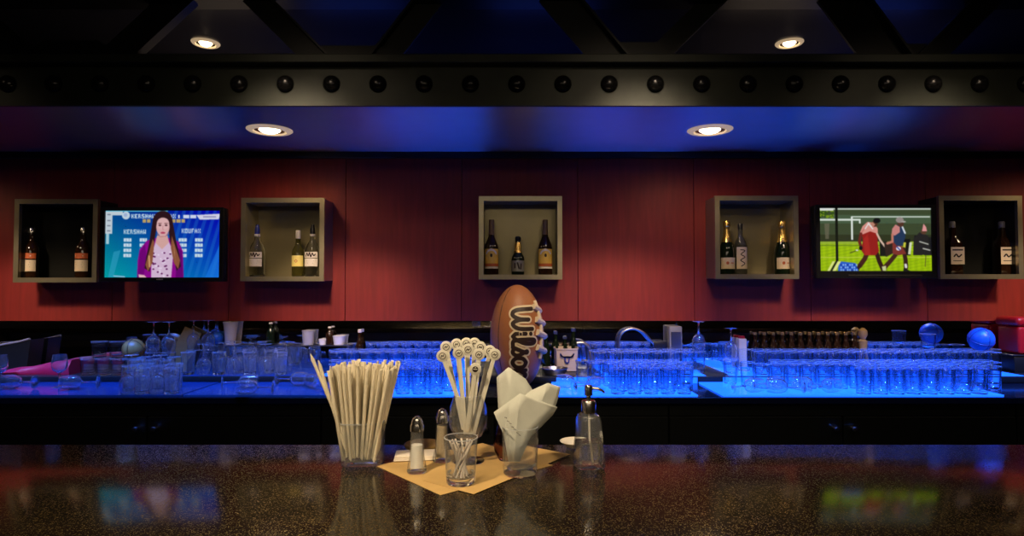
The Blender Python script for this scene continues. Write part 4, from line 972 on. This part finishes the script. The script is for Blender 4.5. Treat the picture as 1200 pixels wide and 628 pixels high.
# red cloth, black caddy, black crate, red cooler
bm = bmesh.new()
rings = []
for i in range(15):
    t = i / 14; xx = xpx(14 + 78 * t, 3.28); h = 0.020 + 0.055 * t; wv = 0.05 + 0.012 * math.sin(t * 9)
    sec = [(-wv, 0.0), (-wv - 0.006, h * 0.5), (-wv * 0.7, h), (0, h * 1.06 + 0.004 * math.sin(t * 12)), (wv * 0.8, h * 0.94), (wv, h * 0.4), (wv * 0.95, 0)]
    rings.append([bm.verts.new((xx, 3.28 + a, ZS + 0.0005 + b)) for a, b in sec])
for a, b in zip(rings, rings[1:]):
    for j in range(len(a)): bm.faces.new((a[j], a[(j + 1) % len(a)], b[(j + 1) % len(b)], b[j]))
bm.faces.new(rings[0]); bm.faces.new(rings[-1])
tag(mobj('folded_cloth', finish(bm, 'folded_cloth', True, 1.2), M_REDCLOTH), 'folded red cloth lying on the ledge behind the upright wine glass', 'cloth')
cd = empty('bar_caddy', (xpx(10, 3.43), 3.43, ZS + 0.0005), 'black bar caddy with a grey rim behind the red cloth', 'caddy')
bm = bmesh.new()
a_ = [(-0.25, 0), (0.15, 0), (0.17, 0.17), (0.11, 0.155), (0.0, 0.135), (-0.27, 0.12)]
va = [bm.verts.new((x, -0.05, z)) for x, z in a_]; vb = [bm.verts.new((x, 0.05, z)) for x, z in a_]
bm.faces.new(va); bm.faces.new(vb[::-1])
for i in range(6): bm.faces.new((va[i], va[(i + 1) % 6], vb[(i + 1) % 6], vb[i]))
mobj('tub', finish(bm, 'tub', False), M_BLACK, cd)
tube('rim', [(-0.27, -0.05, 0.125), (0.0, -0.05, 0.14), (0.11, -0.05, 0.16), (0.165, -0.05, 0.175)], 0.006, M_GREYPL, cd, 8)
ck = empty('black_crate', (xpx(1215, 3.39), 3.39, ZS + 0.0005), 'black crate under the red cooler at the right edge', 'crate')
box('crate_body', -0.20, 0.30, -0.08, 0.09, 0, 0.085, M_BLACK, ck, 0.006, 2); box('crate_rim', -0.205, 0.305, -0.084, 0.094, 0.0852, 0.095, M_BLACK, ck, 0.003, 1)
rc = empty('red_cooler', (xpx(1215, 3.39), 3.39, ZS + 0.0960), 'glossy red cooler box with a rounded lid at the right edge', 'cooler')
bm = bmesh.new(); bbox(bm, -0.165, 0.30, -0.07, 0.08, 0, 0.15, 0.015, 3); mobj('cooler_body', finish(bm, 'cooler_body'), M_RED, rc)
bm = bmesh.new(); bbox(bm, -0.175, 0.31, -0.078, 0.088, 0.151, 0.20, 0.02, 4); mobj('lid', finish(bm, 'lid'), M_RED, rc)

# ------------------------------------------------------------------ front bar: things on the counter
ZB = BAR + 0.0003
# kraft mats
def mat_sheet(cor, z, label):
    bm = bmesh.new(); bot = [bm.verts.new((x, y, z)) for x, y in cor]; top = [bm.verts.new((x, y, z + 0.0005)) for x, y in cor]
    bm.faces.new(bot); bm.faces.new(top)
    for i in range(4): bm.faces.new((bot[i], bot[(i + 1) % 4], top[(i + 1) % 4], top[i]))
    return tag(mobj('paper_mat', finish(bm, 'paper_mat', False), M_KRAFT), label, 'paper mat', 'brown paper mats on the bar')
la, lb_ = onz(440.5, 546, BAR), onz(516, 580.5, BAR); d = (lb_ - la); pr = Vector((-d.y, d.x, 0)).normalized() * 0.285
mat_sheet([(la.x, la.y), (lb_.x, lb_.y), (lb_.x + pr.x, lb_.y + pr.y), (la.x + pr.x, la.y + pr.y)], ZB, 'brown paper mat under the salt shaker, left one of two')
ra, rb_ = onz(555, 580, BAR), onz(668, 533, BAR); d = (rb_ - ra); pr = Vector((-d.y, d.x, 0)).normalized() * 0.13
mat_sheet([(ra.x, ra.y), (rb_.x, rb_.y), (rb_.x + pr.x, rb_.y + pr.y), (ra.x + pr.x, ra.y + pr.y)], ZB + 0.0009, 'brown paper mat under the napkin glass, right one of two')
ZM = ZB + 0.0018
# square glass of straws
p = onz(426, 541, BAR); SX, SY = p.x, p.y
sg = empty('square_glass', (SX, SY, ZB), 'square clear glass crammed with paper straws', 'glass', None, 0.10)
glassify(lathe('glass_body', [(0, 0), (0.040, 0), (0.043, 0.003), (0.046, 0.088), (0.0458, 0.0905), (0.0430, 0.0900), (0.0402, 0.012), (0.036, 0.008), (0, 0.008)], M_GLASS, sg, 40, None, 0.8), 0.0125, 0.0875)
def straw_mesh(L=0.197):
    bm = bmesh.new(); btube(bm, [(0, 0, 0), (0, 0, 0.004), (0, 0, L - 0.012), (0, 0, L)], [0.0032, 0.0037, 0.0037, 0.0035], 8)
    for v in bm.verts:
        if v.co.z > L - 0.001 or v.co.z < 0.001: v.co.y *= 0.25; v.co.x *= 1.35
    return finish(bm, 'straw')
STM = straw_mesh(); STM.materials.append(M_STRAW)
def place_axis(o, base, top, roll=0.0):
    d = (Vector(top) - Vector(base)).normalized()
    q = d.to_track_quat('Z', 'Y')
    o.matrix_world = Matrix.Translation(base) @ q.to_matrix().to_4x4() @ Matrix.Rotation(roll, 4, 'Z')
cnt = 0
for i in range(9):
    for j in range(9):
        u = (i - 4) / 4 + R.uniform(-0.03, 0.03); v = (j - 4) / 4 + R.uniform(-0.03, 0.03)
        b = Vector((SX - 0.005 + u * 0.0300, SY + v * 0.0300, ZB + 0.0095))
        t = Vector((SX + 0.003 + u * 0.062, SY + v * 0.060, ZB + 0.2 - 0.004 * abs(u)))
        t += Vector((R.uniform(-0.003, 0.003), R.uniform(-0.003, 0.003), 0))
        o = bpy.data.objects.new('drinking_straw', STM); C.objects.link(o)
        place_axis(o, b, t, R.random() * 3)
        o.location.z += R.uniform(0, 0.010)
        tag(o, 'white paper-wrapped drinking straw packed upright in the square glass', 'straw', 'paper straws in the square glass')
for (dx, tx, tz, lb) in ((-0.028, -0.092, 0.205, 'paper-wrapped straw leaning farthest left out of the square glass'), (-0.029, -0.080, 0.196, 'paper-wrapped straw leaning left, just below the farthest-leaning one'), (0.030, 0.062, 0.19, 'paper-wrapped straw standing lowest on the right of the square glass')):
    o = bpy.data.objects.new('drinking_straw', STM); C.objects.link(o)
    b = Vector((SX + dx, SY - 0.036, ZB + 0.0095 + (0.045 if tx < -0.09 else 0.025 if tx < 0 else 0))); place_axis(o, b, Vector((SX + tx, SY - 0.036, ZB + tz)), 0.3)
    tag(o, lb, 'straw', None)
# salt and pepper
def shaker(px, py, content, label, nm, fill):
    p = onz(px, py, BAR); t = empty(nm, (p.x, p.y, ZM), label, 'shaker')
    glassify(lathe('glass_body', [(0, 0), (0.0195, 0), (0.0205, 0.003), (0.0185, 0.014), (0.0152, 0.03), (0.0125, 0.082), (0.0105, 0.0815), (0.0130, 0.03), (0.0140, 0.009), (0, 0.008)], M_GLASS, t, 16), 0.012, 0.5)
    lathe('contents', [(0, 0.0085), (0.0138, 0.0095), (0.0129, 0.03), (0.0129 - 0.0024 * (fill - 0.03) / 0.052, fill), (0, fill)], content, t, 16)
    lathe('cap', [(0.0108, 0.0822), (0.0140, 0.0825), (0.0140, 0.094), (0.0118, 0.0975), (0.0118, 0.101), (0.009, 0.108), (0.004, 0.111), (0.0035, 0.113), (0, 0.1135)], M_CHROME, t, 20)
    return t
shaker(488.5, 554, M_SALT, 'clear salt shaker with chrome cap at the front of the mat', 'salt_shaker', 0.055)
shaker(518, 541, M_PEPPER, 'pepper shaker with chrome cap standing behind the salt shaker', 'pepper_shaker', 0.076)
# folded paper and coaster behind the salt
p = onz(487, 536, BAR)
cs = empty('coaster', (p.x + 0.005, p.y + 0.085, ZM), 'round wooden coaster behind the salt shaker', 'coaster'); lathe('disc', [(0, 0), (0.043, 0), (0.045, 0.002), (0.045, 0.006), (0.043, 0.008), (0, 0.008)], M_WOOD, cs, 32)
fn_ = empty('folded_napkin', (p.x, p.y - 0.006, ZM), 'flat folded white napkin lying between the two shakers', 'napkin', None, 0.12)
for i in range(3): box('fold', -0.045 + i * 0.001, 0.044, -0.030 + i * 0.002, 0.030, 0.0004 + i * 0.003, 0.0030 + i * 0.003, M_LABELW, fn_, 0.001, 2)
# snifter with stirrers
SNY = 1.335; sx = xpx(549, SNY)
sn = empty('snifter', (sx, SNY, ZM), 'round snifter glass holding the disc-headed stirrers', 'glass')
glassify(lathe('bowl', [(0, 0.043), (0.012, 0.044), (0.030, 0.055), (0.041, 0.075), (0.0425, 0.09), (0.039, 0.115), (0.031, 0.142), (0.0302, 0.1425), (0.0295, 0.142), (0.0372, 0.115), (0.0407, 0.09), (0.0392, 0.076), (0.029, 0.058), (0.012, 0.047), (0, 0.0465)], M_GLASS, sn, 36), 0.05, 0.1415)
lathe('stem', [(0, 0.0045), (0.007, 0.0046), (0.0045, 0.015), (0.0045, 0.030), (0.009, 0.0428), (0, 0.0428)], M_GLASS, sn, 16)
lathe('foot', [(0, 0), (0.034, 0), (0.0345, 0.0012), (0.012, 0.0035), (0.006, 0.0044), (0, 0.0044)], M_GLASS, sn, 32)
def stirrer(base, head, label, dark):
    L = (head - base).length
    d = (head - base).normalized(); yv = Vector((0, 1, 0)); yv = (yv - d * yv.dot(d)).normalized(); xv = yv.cross(d)
    M = Matrix((xv, yv, d)).transposed().to_4x4(); M.translation = base
    t = empty('stirrer', (0, 0, 0), label, 'stirrer', 'disc-headed stirrers in the snifter'); t.matrix_world = M
    bm = bmesh.new(); bbox(bm, -0.0046, 0.0046, -0.0012, 0.0012, 0, L - 0.010, 0.0006, 1)
    mobj('stick', finish(bm, 'stick'), M_STICK, t)
    bm = bmesh.new(); blathe(bm, [(0, -0.0013), (0.0120, -0.0013), (0.0130, -0.0007), (0.0130, 0.0007), (0.0120, 0.0013), (0, 0.0013)], 28, Matrix.Translation((0, 0, L)) @ Matrix.Rotation(PI / 2, 4, 'X'))
    hd = mobj('disc_head', finish(bm, 'disc_head'), M_STICK, t)
    bm = bmesh.new(); fn = lambda s, tt, o: (s, -0.0016 - o, L + tt)
    if dark:
        strip_curve(bm, fn, [(0, -0.0001), (0, 0.0001)], 0.0125, 0, 20)
        mobj('emblem', finish(bm, 'emblem', False), M_DARKMARK, hd)
        bm = bmesh.new(); strip_curve(bm, fn, [(-0.004, 0.0), (0.004, 0.0006)], 0.0016, 0.0003, 8); strip_curve(bm, fn, [(-0.001, 0.0038), (0.001, 0.0038)], 0.0018, 0.0003, 8)
        mobj('emblem_bar', finish(bm, 'emblem_bar', False), M_STICK, hd)
    else:
        strip_curve(bm, fn, [(0.0068 * math.cos(a), 0.0068 * math.sin(a)) for a in np.linspace(0, 2 * PI, 21)], 0.0014, 0, 6)
        strip_curve(bm, fn, spl([(-0.0035, -0.002), (-0.001, 0.0018), (0.001, -0.0014), (0.0035, 0.002)], 4), 0.0018, 0, 6)
        mobj('emblem', finish(bm, 'emblem', False), M_DARKMARK, hd)
HEADS = [(518.5, 417, -.020, 'leftmost and lowest on the left'), (522.8, 406.6, .012, 'behind the leftmost one'), (537.7, 413.6, -.022, 'facing front left of centre'), (546.4, 402.5, .022, 'topmost at centre'), (548.5, 409.6, -.004, 'just under the topmost one'), (563, 407, .014, 'upper right of centre'), (561.3, 415.4, -.018, 'facing front right of centre'), (574, 411.5, .006, 'second from right'), (579.7, 415.4, -.010, 'rightmost'), (557, 432.5, -.030, 'lowest with a filled black disc'), (535, 403.5, .026, 'peeking behind at upper left'), (556, 402.5, .030, 'peeking behind at upper right')]
for i, (hx, hy, dy, lb) in enumerate(HEADS):
    head = at(hx, hy, SNY + dy); u = (hx - 549) / 31
    base = Vector((sx + u * 0.012 * (1 if i % 3 else -0.6), SNY + dy * 0.45, ZM + 0.060 + 0.006 * (i % 2)))
    stirrer(base, head, f'pale disc-headed stirrer in the snifter, {lb}', hy > 430)
# small cut tumbler with short sticks
p = onz(540, 567, BAR)
ct = empty('cut_tumbler', (p.x, p.y, ZM), 'small cut-glass tumbler of short clear sticks at the front of the mats', 'glass')
prof_o = [(0, 0), (0.026, 0), (0.029, 0.003), (0.030, 0.02), (0.0325, 0.086), (0.0320, 0.088), (0.0306, 0.0875), (0.0282, 0.016), (0.024, 0.013), (0, 0.0125)]
bm = bmesh.new(); blathe(bm, prof_o, 40)
for v in bm.verts:
    if v.co.z < 0.022 and math.hypot(v.co.x, v.co.y) > 0.0285:
        a = math.atan2(v.co.y, v.co.x); f = 1 - 0.06 * abs(math.sin(a * 10)); v.co.x *= f; v.co.y *= f
glassify(mobj('glass_body', finish(bm, 'glass_body'), M_GLASS, ct), 0.024, 0.0855)
bm = bmesh.new(); btube(bm, [(0, 0, 0), (0, 0, 0.072)], 0.0018, 8); PK = finish(bm, 'short_stick'); PK.materials.append(mat('clear_stick', (0.75, 0.68, 0.62), 0.3, trans=0.3))
for i in range(12):
    a = i * 2.4; o = bpy.data.objects.new('cocktail_pick', PK); C.objects.link(o)
    base = Vector((p.x + math.cos(a) * 0.014, p.y + math.sin(a) * 0.014, ZM + 0.0150)); top = Vector((p.x + math.cos(a + 2.2) * 0.022, p.y + math.sin(a + 2.2) * 0.022, ZM + 0.080))
    place_axis(o, base, top); tag(o, 'short clear cocktail pick leaning in the small cut-glass tumbler', 'pick', 'picks in the cut-glass tumbler')
# napkin glass
p = onz(609.5, 556, BAR); NX, NY = p.x, p.y
ng = empty('napkin_tumbler', (NX, NY, ZM), 'straight clear tumbler holding folded white napkins', 'glass')
glassify(lathe('glass_body', [(0, 0), (0.031, 0), (0.034, 0.003), (0.0372, 0.094), (0.0368, 0.0955), (0.0352, 0.095), (0.0325, 0.018), (0.028, 0.014), (0, 0.0135)], M_GLASS, ng, 40), 0.019, 0.0935)
def napkin(polys, label, group='napkins in the tumbler'):
    """a folded sheet: list of 3D polygons sharing corners"""
    bm = bmesh.new(); cache = {}
    def V(q):
        k = tuple(round(c, 5) for c in q)
        if k not in cache: cache[k] = bm.verts.new(k)
        return cache[k]
    for pl in polys: bm.faces.new([V(q) for q in pl])
    bmesh.ops.triangulate(bm, faces=bm.faces[:])
    bmesh.ops.subdivide_edges(bm, edges=bm.edges[:], cuts=3, use_grid_fill=True)
    for v in bm.verts: v.co.y += 0.0008 * math.sin(v.co.x * 260 + v.co.z * 190)
    bmesh.ops.recalc_face_normals(bm, faces=bm.faces)
    me = finish(bm, 'napkin', True, 0.35); o = mobj('napkin', me, M_NAPKIN)
    s = o.modifiers.new('thickness', 'SOLIDIFY'); s.thickness = 0.0012; s.offset = 0
    return tag(o, label, 'napkin', group)
def q(px, py, dy): return tuple(at(px, py, NY + dy))
bot1, bot2 = q(600, 541, -0.004), q(609, 541, -0.004)
napkin([[q(596, 430, 0.010), q(582, 442, 0.020), q(584, 478, 0.016), q(592, 505, 0.008), q(597, 538, 0.004), q(603, 538, 0.003)], [q(596, 430, 0.010), q(603, 538, 0.003), q(612, 530, 0.006), q(619, 505, 0.012), q(624, 457, 0.022), q(616, 444, 0.020)]], 'tallest white napkin at back left in the tumbler')
napkin([[q(642, 448.6, 0.004), q(623, 457, 0.012), q(606, 470, 0.016), q(606, 530, 0.003), q(612, 532, 0.001)], [q(642, 448.6, 0.004), q(612, 532, 0.001), q(622, 512, 0.006), q(648, 484, 0.012), q(653, 470, 0.014), q(657, 453.5, 0.016)]], 'white napkin with pointed corner spreading to the right')
napkin([[q(609, 461, -0.013), q(597, 470, -0.010), q(578.6, 483, -0.002), q(584, 493, -0.003), q(590, 508, -0.006), q(596, 541, -0.006), q(602, 541, -0.010)], [q(609, 461, -0.013), q(602, 541, -0.010), q(609, 541, -0.006), q(621, 513, -0.004), q(648, 486, 0.003), q(653, 477, 0.004)]], 'front white napkin with small dark print, standing in the tumbler')
npk = [o for o in C.objects if o.name.startswith('napkin') and o.get('label', '').startswith('front')][0]
bm = bmesh.new()
for k in range(7):
    c_ = Vector(q(592 + k * 2.7, 489 + k * 3.4 + (0.8 if k % 2 else 0), -0.0225))
    for dd in ((0, 0), (1.5, 0.6)):
        c2 = c_ + Vector((dd[0] * 0.0017, 0, -dd[1] * 0.0017))
        bbox(bm, c2.x - 0.0009, c2.x + 0.0009, c2.y - 0.0002, c2.y + 0.0002, c2.z - 0.0011, c2.z + 0.0007)
mobj('print', finish(bm, 'print', False), M_DARKMARK, npk)
# round votive glass behind it
vy = 1.345; vt = empty('round_glass', (xpx(594, vy), vy, ZM), 'small brownish round glass half hidden behind the napkin tumbler', 'glass')
lathe('glass_body', [(0, 0), (0.016, 0), (0.018, 0.002), (0.027, 0.02), (0.029, 0.035), (0.026, 0.055), (0.020, 0.075), (0.0185, 0.075), (0.0242, 0.054), (0.0272, 0.035), (0.025, 0.021), (0.014, 0.008), (0, 0.007)], glassmat('brown_glass', (0.75, 0.55, 0.5)), vt, 32)
# soap dispenser
p = onz(690, 546, BAR); DX, DY = p.x, p.y
sd = empty('soap_dispenser', (DX, DY, ZB), 'clear tapered soap pump bottle with chrome head', 'soap dispenser', None, 0.15)
glassify(lathe('glass_body', [(0, 0), (0.028, 0), (0.0305, 0.004), (0.0300, 0.02), (0.0235, 0.098), (0.020, 0.107), (0.0125, 0.111), (0.0125, 0.116), (0.0105, 0.116), (0.0105, 0.110), (0.0185, 0.104), (0.0215, 0.097), (0.0278, 0.02), (0.026, 0.009), (0, 0.008)], M_GLASS, sd, 40, None, 0.75), 0.0105, 0.115)
lathe('soap', [(0, 0.0085), (0.0255, 0.0095), (0.0273, 0.02), (0.0250, 0.052), (0, 0.052)], glassmat('liquid_soap', (0.98, 0.96, 0.9), 0.0, 1.34), sd, 40, None, 0.75)
lathe('collar', [(0.0128, 0.1115), (0.0155, 0.112), (0.0155, 0.134), (0.0135, 0.137), (0.006, 0.1375), (0, 0.1375)], M_CHROME, sd, 24)
pu = lathe('pump_head', [(0.0045, 0.1378), (0.0045, 0.146), (0.0085, 0.148), (0.0085, 0.166), (0.007, 0.169), (0, 0.1695)], M_CHROME, sd, 20)
tube('nozzle', [(0.006, 0, 0.163), (0.02, -0.002, 0.162), (0.03, -0.004, 0.157), (0.033, -0.004, 0.153)], [0.0036, 0.0032, 0.0026, 0.0024], M_CHROME, pu, 10)
tube('dip_tube', [(0, 0, 0.137), (0.002, 0, 0.06), (0.006, 0, 0.0102)], 0.0022, M_LABELW, sd, 8)
# white saucer
p = onz(675, 523, BAR); su = empty('saucer', (p.x, p.y, ZB), 'small cream saucer behind the soap pump', 'saucer')
lathe('dish', [(0, 0), (0.024, 0), (0.025, 0.002), (0.036, 0.010), (0.0385, 0.0125), (0.037, 0.0135), (0.024, 0.006), (0, 0.005)], M_WHITE, su, 36)
